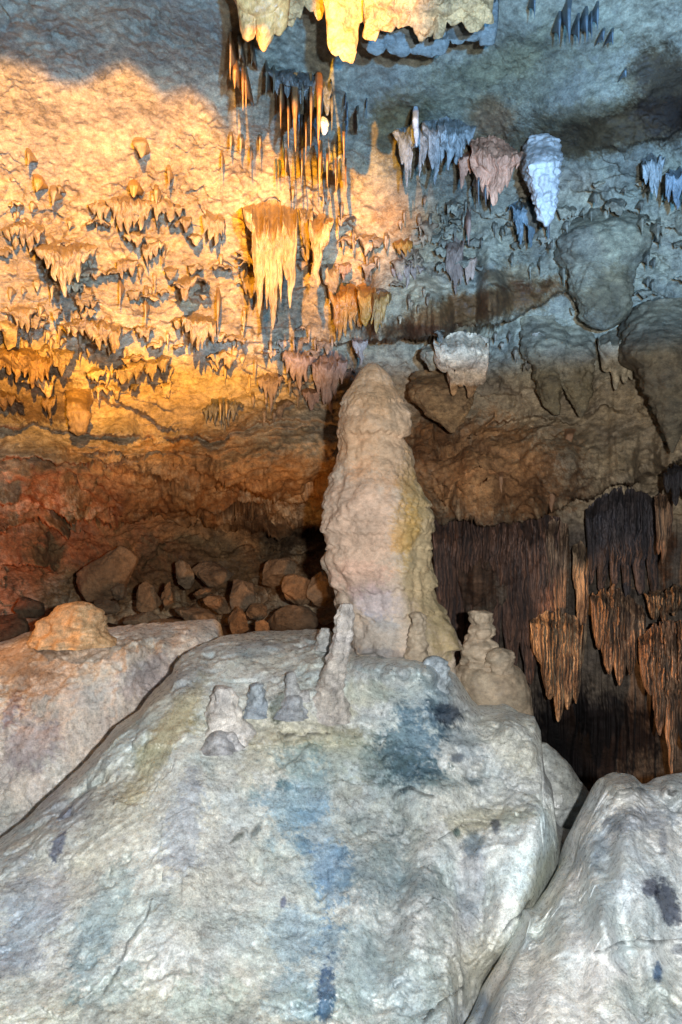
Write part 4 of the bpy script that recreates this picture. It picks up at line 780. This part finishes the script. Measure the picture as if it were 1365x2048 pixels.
# --- great cluster in the middle
clump([(510, 402), (595, 398)], [(520, 10, 560), (519, 13, 634), (535, 10, 600), (546, 13, 663), (560, 10, 580), (572, 9, 560), (581, 11, 618), (530, 16, 520), (556, 20, 520), (540, 40, 480), (575, 18, 505)], 'largest golden stalactite cluster, ending in three long points', prot=1.5, ribs=.22, ribf=.45, nr=90, du=1.0, tint=(1.15, 1.05, .85), amp=.02, kd=.8)
clump([(622, 428), (662, 426)], [(636, 13, 574), (632, 11, 520), (648, 14, 500), (655, 8, 480)], 'golden stalactite pair fused beside the largest cluster, with one thick pointed tip', prot=1.1, ribs=.2, nr=60, du=1.0, tint=(1.15, 1.0, .8))
clump([(645, 525), (680, 520)], [(654, 9, 570), (663, 9, 611), (672, 7, 585), (660, 16, 560)], 'tan stalactite group with two tips below the thick pointed pair', prot=.5, nr=50, du=1.0)
clump([(662, 565), (714, 560)], [(672, 7, 665), (680, 7, 686), (690, 8, 672), (702, 8, 660), (710, 7, 640), (690, 24, 625)], 'dark orange leaf shaped drapery with fine ribs above the stalagmite tip', 'stalactite_ochre', prot=.6, ribs=.3, ribf=1.1, nr=60, du=.9, name='flowstone_drapery', cat='drapery')
clump([(716, 568), (750, 565)], [(728, 11, 640), (738, 12, 628), (732, 16, 655), (745, 5, 650)], 'brighter orange oval drapery leaf above the stalagmite tip', 'stalactite_ochre', prot=.7, ribs=.2, ribf=.9, nr=60, du=.9, tint=(1.4, 1.3, 1.1), name='flowstone_drapery', cat='drapery')
clump([(748, 575), (776, 575)], [(756, 7, 668), (764, 7, 655), (771, 5, 640)], 'small orange and cream drapery to the right of the oval leaf', 'stalactite_ochre', prot=.55, ribs=.3, ribf=1.2, nr=50, du=.9, tint=(1.2, 1.3, 1.6), name='flowstone_drapery', cat='drapery')
clump([(792, 476), (822, 474)], [(797, 5, 508), (807, 6, 514), (816, 6, 504)], 'little bright orange stalactite trio on the wall right of the warm light', 'stalactite_ochre', prot=.35, tint=(1.4, 1.3, 1))
clump([(703, 672), (734, 672)], [(712, 6, 708), (721, 8, 732), (730, 5, 700)], 'rose grey stalactite cluster hanging straight over the stalagmite tip', 'stalactite_rose', prot=.5, tint=(1.3, 1.35, 1.4))
# --- clusters on the golden left wall
clump([(78, 482), (192, 478)], [(86, 9, 520), (98, 10, 540), (112, 11, 560), (128, 14, 592), (142, 12, 572), (156, 12, 552), (170, 10, 530), (183, 8, 515), (130, 34, 540), (110, 25, 520), (160, 25, 515)], 'largest golden clump on the left wall, bristling with drips and ending in a point', prot=1.15, ribs=.25, nr=60)
clump([(22, 612), (64, 608)], [(30, 8, 640), (44, 10, 655), (55, 8, 664), (42, 20, 640)], 'golden clump at the left edge, third one up from the dark recess', prot=.5)
clump([(128, 634), (240, 640)], [(136, 7, 665), (150, 10, 674), (165, 9, 670), (180, 10, 680), (198, 10, 700), (212, 8, 690), (228, 9, 712), (236, 6, 700), (160, 26, 660), (208, 26, 682)], 'wide golden fringe of teeth low on the left wall', prot=1.0, ribs=.2, nr=50)
clump([(-30, 690), (40, 692), (102, 700)], [(0, 12, 740), (18, 10, 752), (34, 11, 765), (50, 10, 755), (66, 12, 778), (84, 9, 768), (96, 8, 750), (40, 40, 738), (-15, 14, 750)], 'broad dark orange toothed clump low at the left edge', prot=.6, ribs=.2, nr=50, tint=(1, .85, .65))
clump([(104, 692), (150, 694)], [(112, 8, 735), (122, 10, 752), (134, 8, 730), (144, 6, 715), (122, 18, 722)], 'golden clump with one thick drip, right of the broad dark orange clump', prot=.6)
clump([(-30, 775), (48, 790)], [(-10, 14, 840), (8, 10, 822), (24, 8, 812), (38, 7, 806)], 'dark brown clump hanging lowest at the left edge', prot=.5, tint=(.6, .5, .4))
clump([(84, 786), (114, 786)], [(90, 6, 825), (100, 7, 838), (108, 5, 815)], 'small dark twin drips beside the hanging stump', prot=.4, tint=(.7, .6, .5))
tite(155, 783, 872, 46, 'thick blunt stump hanging over the dark recess, dark underneath', prot=.5, p=6, tint=(1, .88, .7), lump=.04)
clump([(238, 516), (272, 514)], [(243, 5, 560), (250, 7, 545), (262, 8, 552), (256, 14, 536)], 'small tan clump right of the largest left wall clump', prot=.35)
clump([(288, 476), (326, 478)], [(293, 5, 535), (301, 6, 520), (312, 7, 512), (322, 5, 500), (306, 14, 500)], 'narrow golden clump of thin drips in the middle of the left wall', prot=.35)
clump([(346, 552), (412, 550)], [(371, 12, 602), (366, 18, 580), (385, 14, 572), (400, 9, 560), (356, 9, 566)], 'golden wedge like a tooth with broad shoulders in the middle of the left wall', prot=.95, ribs=.1)
clump([(330, 532), (354, 532)], [(341, 9, 560), (336, 6, 550), (348, 6, 548)], 'little round golden clump just above the wedge tooth', prot=.3)
clump([(366, 622), (432, 628)], [(374, 8, 665), (386, 9, 690), (398, 8, 702), (408, 8, 684), (420, 8, 672), (396, 22, 668), (428, 5, 690)], 'golden fringe clump under the wedge tooth, with drips of uneven length', prot=.9, nr=44)
clump([(256, 718), (290, 716)], [(263, 7, 750), (272, 8, 762), (283, 6, 745)], 'left of three golden teeth in a row above the plain rock wall', prot=.5)
clump([(288, 716), (314, 716)], [(296, 6, 748), (305, 6, 764), (311, 4, 745)], 'middle of three golden teeth in a row above the plain rock wall', prot=.5)
clump([(316, 710), (340, 710)], [(322, 6, 748), (330, 6, 735), (336, 4, 725)], 'right of three golden teeth in a row above the plain rock wall', prot=.5)
clump([(444, 668), (498, 668)], [(452, 6, 684), (464, 7, 682), (477, 7, 683), (488, 8, 690)], 'row of round golden knobs at the edge of the blue shadow', prot=.35)
clump([(402, 560), (420, 560)], [(408, 5, 585), (415, 4, 578)], 'tiny golden drip cluster right of the wedge tooth', prot=.25)
clump([(224, 388), (300, 386)], [(230, 7, 440), (242, 9, 462), (256, 10, 470), (270, 9, 455), (284, 9, 462), (295, 6, 440), (258, 30, 440)], 'bright yellow clump with a straight fringe high on the left wall', prot=.4, ribs=.2)
clump([(362, 430), (384, 430)], [(373, 9, 466), (367, 5, 445)], 'bright yellow single tooth between two clumps high on the left wall', prot=.4)
clump([(404, 420), (446, 424)], [(410, 6, 470), (420, 8, 480), (432, 8, 492), (441, 5, 470), (424, 16, 465)], 'golden clump right of the bright yellow tooth', prot=.4, ribs=.2)
clump([(180, 400), (222, 396)], [(188, 7, 430), (200, 8, 448), (212, 7, 436)], 'yellow clump left of the straight fringed bright clump', prot=.3)
clump([(8, 440), (90, 442)], [(16, 8, 480), (30, 9, 500), (45, 9, 492), (60, 9, 505), (75, 8, 488), (45, 34, 478)], 'rough tan clump high at the left edge', prot=.3, ribs=.2)
clump([(486, 552), (514, 550)], [(492, 7, 590), (503, 9, 596), (509, 5, 585)], 'golden knob cluster joined to the left side of the largest cluster', prot=.5)
clump([(600, 410), (622, 408)], [(606, 6, 480), (614, 6, 520), (619, 4, 500)], 'slim brown stalactite bundle between the largest cluster and the thick pair', prot=.45)
clump([(664, 525), (700, 520)], [(680, 5, 552), (688, 6, 560), (696, 5, 548)], 'rose clump of short drips right of the tan two tipped group', 'stalactite_rose', prot=.35, tint=(1.3, 1.2, 1.1))
for (x, v0, v1, w, lab, t) in [
    (282, 278, 316, 28, 'rounded pale bulb hanging highest on the golden wall', (1.2, 1.1, .9)), (57, 298, 332, 9, 'tiny cone high at the left of the golden wall', (1.1, 1, .8)),
    (75, 352, 384, 20, 'bright yellow bulb above the rough tan clump at the left', (1.4, 1.1, .5)), (107, 372, 412, 14, 'tan cone right of the bright yellow bulb', (1, 1, 1)),
    (268, 366, 395, 20, 'bright yellow bulb above the straight fringed bright clump', (1.4, 1.1, .5)), (313, 372, 410, 12, 'slim cone right of the straight fringed bright clump', (1.1, 1, .8)),
    (338, 330, 374, 9, 'slim pale cone high in the middle of the golden wall', (1.2, 1.1, .9)), (291, 596, 645, 6, 'single thin icicle under the narrow clump of thin drips', (1, .9, .8)),
    (240, 555, 614, 6, 'long thin icicle right of the largest left wall clump', (1, .9, .8)), (436, 570, 676, 8, 'long thin brown icicle with a dark tip left of the largest cluster', (.8, .7, .6)),
    (197, 758, 802, 7, 'thin white icicle over the plain rock wall at left', (1.7, 1.8, 2.0)), (104, 560, 600, 9, 'small drip under the largest left wall clump', (1, 1, .9)),
    (212, 640, 664, 14, 'stubby golden drip above the wide golden fringe', (1.1, 1, .8)), (118, 646, 690, 6, 'thin tan drip left of the wide golden fringe', (1, 1, .9)),
    (178, 690, 716, 14, 'grey stub under the wide golden fringe', (1, 1, 1)), (520, 266, 312, 5, 'thin icicle at the top edge of the golden light', (1.1, 1, .9)),
    (482, 268, 305, 9, 'pale cone where the golden light meets the blue ceiling', (1.2, 1.1, .9)), (462, 262, 300, 8, 'small pale cone at the rounded corner of the golden light', (1.2, 1.1, .9)),
    (502, 290, 340, 5, 'thin tan drip over the upper left of the largest cluster', (1, .9, .8)), (444, 300, 345, 4, 'threadlike drip left of the thin tan drip', (1, .9, .8)),
    (646, 440, 470, 8, 'short drip fused above the thick pointed pair', (1, 1, .9)), (586, 372, 404, 8, 'short drip above the largest cluster', (1, 1, .9))]:
    tite(x, v0, v1, w, lab, prot=.3, tint=t, bulge=.25 if w > 12 else 0)
# --- ceiling icicles between blue and golden light
for (x, v0, v1, w, d_, lab, t) in [
    (461, 60, 160, 5, 7.4, 'thin icicle with an orange tip, leftmost of the high ceiling icicles', (1, .8, .6)),
    (470, 125, 178, 10, 7.3, 'bent orange flake beside the leftmost high ceiling icicle', (1.1, .8, .5)),
    (486, 130, 223, 6, 7.3, 'left one of two parallel orange icicles', (1.1, .8, .5)), (492, 138, 216, 5, 7.3, 'right one of two parallel orange icicles', (1.1, .8, .5)),
    (480, 70, 120, 9, 7.5, 'dark drip under the pair of golden lobes', (.5, .6, .7)), (504, 76, 130, 8, 7.6, 'dark short drip right of the dark drip under the golden lobes', (.5, .6, .7)),
    (533, 120, 205, 5, 7.8, 'dark thread left of the blue icicle cluster', (.4, .5, .6)),
    (562, 150, 258, 6, 7.7, 'icicle with orange lower half, left in the blue cluster', (1, .75, .5)),
    (591, 150, 304, 13, 7.6, 'thickest long orange icicle in the blue cluster', (1.1, .75, .45)), (577, 190, 298, 5, 7.6, 'thin orange icicle left of the thickest one', (1, .75, .5)),
    (606, 140, 220, 6, 7.9, 'dark blue icicle right of the thickest orange one', (.45, .55, .65)), (622, 150, 296, 7, 7.6, 'slim orange icicle in the middle of the blue cluster', (1, .75, .5)),
    (638, 150, 288, 14, 7.5, 'thick brown orange icicle touching the white bulb', (1.0, .65, .4)), (640, 285, 386, 9, 7.7, 'orange icicle hanging below the white bulb', (1.1, .75, .45)),
    (655, 300, 376, 6, 7.7, 'thin orange icicle right of the one below the white bulb', (1.1, .8, .5)), (688, 250, 328, 6, 7.8, 'orange tipped icicle at the right of the blue cluster', (1.1, .8, .5)),
    (692, 320, 392, 4, 7.9, 'rusty thread at the right of the blue cluster', (.9, .6, .4)), (664, 180, 262, 8, 7.9, 'dark blue icicle right of the white bulb', (.4, .5, .6)),
    (612, 230, 330, 4, 7.8, 'threadlike icicle crossing in front of the golden light edge', (.8, .65, .5)), (604, 300, 372, 4, 8.2, 'faint thread above the largest cluster', (.8, .7, .6)),
    (572, 300, 360, 4, 8.2, 'fine brown thread left of the faint one', (.8, .7, .6)), (672, 320, 380, 4, 8.0, 'fine orange thread between two orange icicles', (1, .75, .5)),
    (716, 215, 262, 5, 8.0, 'short dark thread right of the blue cluster', (.4, .5, .6)), (548, 130, 190, 6, 7.9, 'dark drip between two blue threads', (.4, .5, .6))]:
    tite(x, v0, v1, w, lab, d=d_ - .25, prot=.6, tint=t, mat='stalactite_tan')
clump([(545, 132), (665, 150)], [(556, 9, 190), (572, 9, 200), (590, 10, 215), (606, 10, 205), (622, 12, 225), (640, 12, 240), (655, 9, 230), (600, 50, 180), (635, 26, 190)], 'dark blue base of fused drips from which the orange icicles hang', 'stalactite_grey', d=7.75, prot=.5, tint=(.5, .52, .5), ribs=.35, nr=50)
o = spindle('stalactite', [(234, 643, 650), (240, 641, 656), (252, 641, 658), (262, 643, 656), (270, 646, 651)], 7.3, 'stalactite_white', n=24, step=1, amp=.25, scale=12, lump=.01, lscale=30, seed=6, back=.15); tag(o, 'small white crystalline bulb on the thick brown orange icicle', 'stalactite')
for k, (x, v0, v1, w, lab) in enumerate([
    (1070, -30, 39, 5, 'single dark icicle at the very top of the view'), (1120, 20, 88, 7, 'dark icicle left of the longest dark one at the upper right'), (1139, -10, 86, 11, 'longest dark icicle at the upper right'),
    (1158, 24, 90, 6, 'dark icicle right of the longest dark one at the upper right'), (1174, 10, 84, 8, 'dark drip second right of the longest dark icicle'), (1184, 20, 80, 5, 'thin dark drip in the upper right group'), (1196, 0, 60, 7, 'last full dark drip of the upper right group'),
    (1208, 56, 84, 7, 'small smudge like drip below the upper right group'), (1226, 56, 90, 6, 'small end drip right of the smudge like one'), (1252, 138, 155, 6, 'tiny lone drip on the bare ceiling at right')]):
    tite(x, v0, v1, w, lab, 'stalactite_dark', prot=.25, tint=(.9, 1.1, 1.2))
# --- blue right part
clump([(796, 250), (850, 236)], [(806, 9, 330), (814, 6, 376), (820, 6, 345), (832, 9, 300), (842, 7, 352), (850, 6, 330), (824, 22, 300)], 'blue stalactite cluster with orange tips and one pale top at the middle right', 'stalactite_grey', prot=.5, tint=(.85, .95, 1.0), ribs=.3, nr=50)
clump([(850, 232), (945, 240)], [(862, 9, 340), (872, 7, 372), (885, 10, 320), (900, 10, 345), (915, 9, 330), (928, 9, 300), (940, 7, 290), (895, 40, 300)], 'wide blue fluted curtain left of the rose leaf', 'stalactite_grey', prot=.4, tint=(.85, .95, 1.0), ribs=.4, nr=56)
o = spindle('stalactite', [(214, 828, 836), (222, 826, 838), (250, 826, 838), (275, 829, 838), (292, 832, 835)], 7.7, 'stalactite_white', n=24, step=1.5, amp=.15, scale=9, back=.3, seed=6, col=tinted(.8, .95, 1.1)); tag(o, 'short bright blue white stub over the blue orange tipped cluster', 'stalactite')
clump([(945, 268), (990, 272), (1034, 292)], [(955, 12, 370), (966, 8, 392), (975, 10, 400), (990, 18, 416), (1003, 16, 390), (1016, 14, 372), (1026, 10, 345), (985, 42, 352)], 'broad rose coloured leaf of fused stalactites with a central point', 'stalactite_rose', prot=.6, ribs=.3, ribf=.5, nr=80, du=1.0, tint=(1.75, 1.25, 1.0))  # warm rose light on the leaf put into its tint
clump([(920, 302), (944, 298)], [(926, 6, 378), (934, 7, 350), (940, 5, 340)], 'slim rose side blade left of the broad rose leaf', 'stalactite_rose', prot=.6, ribs=.2, tint=(1.6, 1.2, 1.0))
for (x, v0, v1, w, lab) in [(958, 340, 412, 5, 'thin dark drip under the left edge of the rose leaf'), (972, 360, 414, 5, 'thin dark drip under the centre of the rose leaf')]: tite(x, v0, v1, w, lab, 'stalactite_dark', d=7.8, prot=.3)
o = lobe([(276, 1058, 1112), (285, 1054, 1118), (310, 1056, 1121), (340, 1060, 1120), (370, 1066, 1118), (400, 1070, 1113), (425, 1074, 1110), (438, 1080, 1108), (446, 1086, 1100), (453, 1090, 1096)], 7.5, 'thick white crusty stalactite at the upper right', 'stalactite_white', seed=61, back=.7, kd=.8, name='stalactite', cat='stalactite', lump=.06, lscale=12, flute=.15, nfl=9)
tite(1097, 425, 478, 12, 'black shadow shape beneath the thick white stalactite', 'stalactite_dark', d=8.3, prot=.2)  # shadow of the white stalactite, modelled as a dark tip
clump([(1026, 400), (1072, 396)], [(1034, 5, 470), (1042, 7, 490), (1052, 6, 455), (1062, 7, 498), (1069, 5, 470), (1048, 20, 430)], 'dark blue three pointed cluster left of the thick white stalactite', 'stalactite_grey', prot=.4, tint=(.6, .8, .95), ribs=.25)
tite(938, 420, 492, 10, 'lone brown pendant between rose leaf and brown ledge', 'stalactite_rose', prot=.4, tint=(1.1, 1, 1), bulge=.3)
clump([(896, 472), (930, 468)], [(903, 7, 560), (912, 8, 590), (921, 7, 570), (910, 16, 540)], 'reddish fluted pendant on the ledge above the white cluster', 'stalactite_rose', prot=.35, ribs=.3)
clump([(930, 512), (954, 508)], [(937, 5, 570), (945, 6, 560), (950, 4, 545)], 'pinkish pendant just right of the reddish fluted pendant', 'stalactite_rose', prot=.35, ribs=.3, tint=(1.4, 1.35, 1.3))
clump([(780, 520), (850, 522)], [(788, 6, 556), (800, 6, 566), (815, 5, 580), (830, 6, 560), (842, 5, 548)], 'pale fringe on the wall under the little orange trio', 'stalactite_rose', prot=.2, tint=(1.4, 1.4, 1.4))
clump([(1284, 310), (1330, 300)], [(1291, 6, 370), (1302, 7, 388), (1314, 7, 398), (1324, 5, 360), (1305, 18, 350)], 'pale blue fluted fringe at the upper right edge', 'stalactite_grey', prot=.35, tint=(.9, 1.0, 1.05), ribs=.4)
clump([(1335, 330), (1420, 326)], [(1343, 6, 400), (1355, 8, 420), (1370, 8, 410), (1390, 10, 430)], 'dark blue fringe cut by the right edge of the view', 'stalactite_grey', prot=.35, tint=(.7, .9, 1.1), ribs=.3)
clump([(570, 690), (625, 700)], [(577, 7, 745), (588, 8, 762), (600, 8, 780), (612, 8, 765), (596, 20, 735)], 'rose grey cluster at the left of the lumpy group beside the stalagmite tip', 'stalactite_rose', prot=.55, tint=(1.25, 1.25, 1.3))
clump([(628, 700), (692, 706)], [(636, 8, 790), (648, 9, 808), (660, 9, 828), (672, 8, 800), (684, 6, 770), (655, 24, 770)], 'longest rose grey cluster just left of the stalagmite tip', 'stalactite_rose', prot=.55, tint=(1.2, 1.15, 1.15))
clump([(604, 770), (642, 776)], [(612, 6, 800), (622, 7, 822), (633, 6, 806)], 'small rose cluster under the lumpy group', 'stalactite_rose', prot=.4, tint=(1.1, 1, 1))
clump([(518, 742), (566, 744)], [(524, 5, 780), (533, 5, 800), (542, 6, 825), (552, 5, 790), (560, 4, 775), (540, 18, 770)], 'grey fringe of fine drips left of the lumpy group', 'stalactite_rose', prot=.35, tint=(.95, .95, 1), ribs=.3)
clump([(408, 800), (478, 796)], [(414, 4, 845), (422, 4, 838), (431, 4, 852), (440, 4, 846), (450, 4, 860), (459, 4, 850), (468, 4, 845), (474, 3, 830), (442, 28, 815)], 'dark comb of fine drips low on the wall above the brown recess', 'stalactite_grey', prot=.35, tint=(.8, .7, .6), ribs=.3)
for k, x in enumerate((441, 453)): tite(x, 796 + 2 * k, 842 - 6 * k, 6, ('longer' if k == 0 else 'shorter') + ' pale icicle in front of the dark comb of fine drips', prot=.6, tint=(1.3, 1.3, 1.2))

# --- the many small drips studding the walls: nothing tells one from the next within its patch
ZONES = [
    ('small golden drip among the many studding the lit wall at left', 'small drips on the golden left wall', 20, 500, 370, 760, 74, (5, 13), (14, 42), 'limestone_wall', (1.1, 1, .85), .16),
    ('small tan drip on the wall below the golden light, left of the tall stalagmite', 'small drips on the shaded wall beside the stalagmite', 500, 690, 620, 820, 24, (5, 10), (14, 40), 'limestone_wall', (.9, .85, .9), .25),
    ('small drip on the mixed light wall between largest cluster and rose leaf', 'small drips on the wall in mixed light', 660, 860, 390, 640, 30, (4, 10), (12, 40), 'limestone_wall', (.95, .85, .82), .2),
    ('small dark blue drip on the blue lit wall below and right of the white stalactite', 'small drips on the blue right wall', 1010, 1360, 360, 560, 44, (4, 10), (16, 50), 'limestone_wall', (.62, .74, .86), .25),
    ('small blue drip between the blue curtain and the dark three pointed cluster', 'small drips under the blue curtain', 850, 1050, 370, 480, 20, (4, 9), (14, 40), 'limestone_wall', (.62, .74, .86), .2),
    ('small grey drip under the ledge at the right of the stalagmite top', 'small drips under the right ledge', 870, 1060, 660, 720, 12, (5, 9), (12, 34), 'limestone_wall', (.8, .85, .95), .25),
    ('thin dark ceiling thread around the orange icicles', 'thin ceiling threads', 530, 740, 150, 330, 22, (2.5, 5), (25, 70), 'stalactite_dark', (.9, 1.1, 1.2), .2)]
SMALL = []
rng = np.random.RandomState(12)
for (lab, grp, x0, x1, y0, y1, n_z, ww, hh, mt, ti, pr) in ZONES:
    for k in range(n_z):
        x = rng.uniform(x0, x1); y = rng.uniform(y0, y1); w = rng.uniform(*ww); h = rng.uniform(*hh)
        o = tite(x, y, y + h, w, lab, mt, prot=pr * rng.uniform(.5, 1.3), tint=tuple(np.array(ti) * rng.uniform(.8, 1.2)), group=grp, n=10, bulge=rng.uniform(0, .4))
        SMALL.append((o, x, y + h, 'ceiling thread' if 'thread' in lab else 'small drip'))

CZ = [
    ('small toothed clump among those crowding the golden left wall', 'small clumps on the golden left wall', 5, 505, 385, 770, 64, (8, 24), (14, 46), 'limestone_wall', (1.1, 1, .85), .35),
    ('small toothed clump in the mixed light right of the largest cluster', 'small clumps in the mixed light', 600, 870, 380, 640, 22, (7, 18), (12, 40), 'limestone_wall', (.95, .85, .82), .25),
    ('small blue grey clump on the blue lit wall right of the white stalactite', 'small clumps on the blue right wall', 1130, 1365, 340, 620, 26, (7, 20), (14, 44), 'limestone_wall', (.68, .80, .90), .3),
    ('small grey blue clump between the rose leaf and the brown ledge', 'small clumps above the brown ledge', 860, 1120, 390, 530, 18, (7, 16), (12, 36), 'limestone_wall', (.66, .78, .88), .25),
    ('small rose grey clump beside the stalagmite tip', 'small clumps beside the stalagmite tip', 540, 700, 640, 800, 14, (7, 16), (14, 40), 'limestone_wall', (.9, .85, .9), .3),
    ('small grey clump under the ledge right of the stalagmite tip', 'small clumps under the right ledge', 860, 1180, 650, 730, 10, (6, 16), (12, 34), 'limestone_wall', (.8, .85, .95), .25)]
rng = np.random.RandomState(33)
for (lab, grp, x0, x1, y0, y1, n_z, ww, hh, mt, ti, pr) in CZ:
    for k in range(n_z):
        x = rng.uniform(x0, x1); y = rng.uniform(y0, y1); w = rng.uniform(*ww); h = rng.uniform(*hh) * (0.5 + w / ww[1])
        m = rng.randint(2, 5); fg = [(x + rng.uniform(-w, w) * .8, w * rng.uniform(.25, .6), y + h * rng.uniform(.55, 1.0)) for _ in range(m)] + [(x, w, y + h * .45)]
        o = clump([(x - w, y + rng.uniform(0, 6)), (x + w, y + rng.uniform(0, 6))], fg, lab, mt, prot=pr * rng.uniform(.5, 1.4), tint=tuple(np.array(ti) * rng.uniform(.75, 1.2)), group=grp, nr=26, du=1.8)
        SMALL.append((o, x, y + h, 'small toothed clump'))

# each small one named by the landmark it hangs next to
LM = [(130, 560, 'the largest left wall clump'), (371, 590, 'the golden wedge tooth'), (258, 440, 'the straight fringed bright clump'), (373, 450, 'the bright yellow single tooth'), (198, 690, 'the wide golden fringe'),
      (155, 830, 'the blunt hanging stump'), (40, 745, 'the broad dark orange clump'), (291, 625, 'the single thin icicle'), (256, 540, 'the small tan clump'), (400, 680, 'the uneven fringe clump'), (300, 745, 'the row of three teeth'),
      (472, 680, 'the row of round knobs'), (545, 540, 'the largest golden cluster'), (640, 520, 'the thick pointed pair'), (688, 640, 'the dark orange leaf drapery'), (734, 620, 'the oval orange leaf'), (806, 500, 'the bright orange trio'),
      (912, 540, 'the reddish fluted pendant'), (938, 465, 'the lone brown pendant'), (985, 350, 'the broad rose leaf'), (1090, 400, 'the white crusty stalactite'), (1048, 450, 'the dark three pointed cluster'), (895, 310, 'the wide blue curtain'),
      (1205, 560, 'the big blunt rock lobe'), (1305, 350, 'the pale blue fringe'), (655, 780, 'the longest rose grey cluster'), (442, 830, 'the dark comb of drips'), (45, 475, 'the rough tan clump'), (282, 300, 'the rounded pale bulb'),
      (75, 370, 'the bright yellow bulb'), (425, 460, 'the golden clump beside the yellow tooth'), (920, 740, 'the whitish lumpy cluster'), (542, 790, 'the grey fringe'), (815, 550, 'the pale fringe'), (591, 240, 'the thickest orange icicle'),
      (640, 350, 'the icicle under the white bulb'), (721, 700, 'the cluster over the stalagmite tip'), (436, 620, 'the long brown icicle'), (306, 500, 'the narrow clump of thin drips'), (1080, 740, 'the slanting grey lobe'), (1350, 420, 'the dark blue edge fringe')]
DIRS = ['right of', 'below and right of', 'below', 'below and left of', 'left of', 'above and left of', 'above', 'above and right of']
slots = {}
for (o, x, y, kd_) in SMALL:
    l = min(LM, key=lambda q: (q[0] - x) ** 2 + (q[1] - y) ** 2); a = math.degrees(math.atan2(y - l[1], x - l[0]))
    slots.setdefault((l[2], DIRS[int(round(a / 45.0)) % 8], kd_), []).append(((l[0] - x) ** 2 + (l[1] - y) ** 2, o.name, o))
ORD = ['first', 'second', 'third', 'fourth', 'fifth', 'sixth', 'seventh', 'eighth', 'ninth', 'tenth', 'eleventh', 'twelfth']
for (lm_, dr_, kd_), v in slots.items():
    v.sort(key=lambda q: q[:2])
    for k, q in enumerate(v):
        q[2]['label'] = (kd_ + ' ' + dr_ + ' ' + lm_) if len(v) == 1 else (ORD[min(k, 11)] + ' ' + kd_ + ' out ' + dr_ + ' ' + lm_)
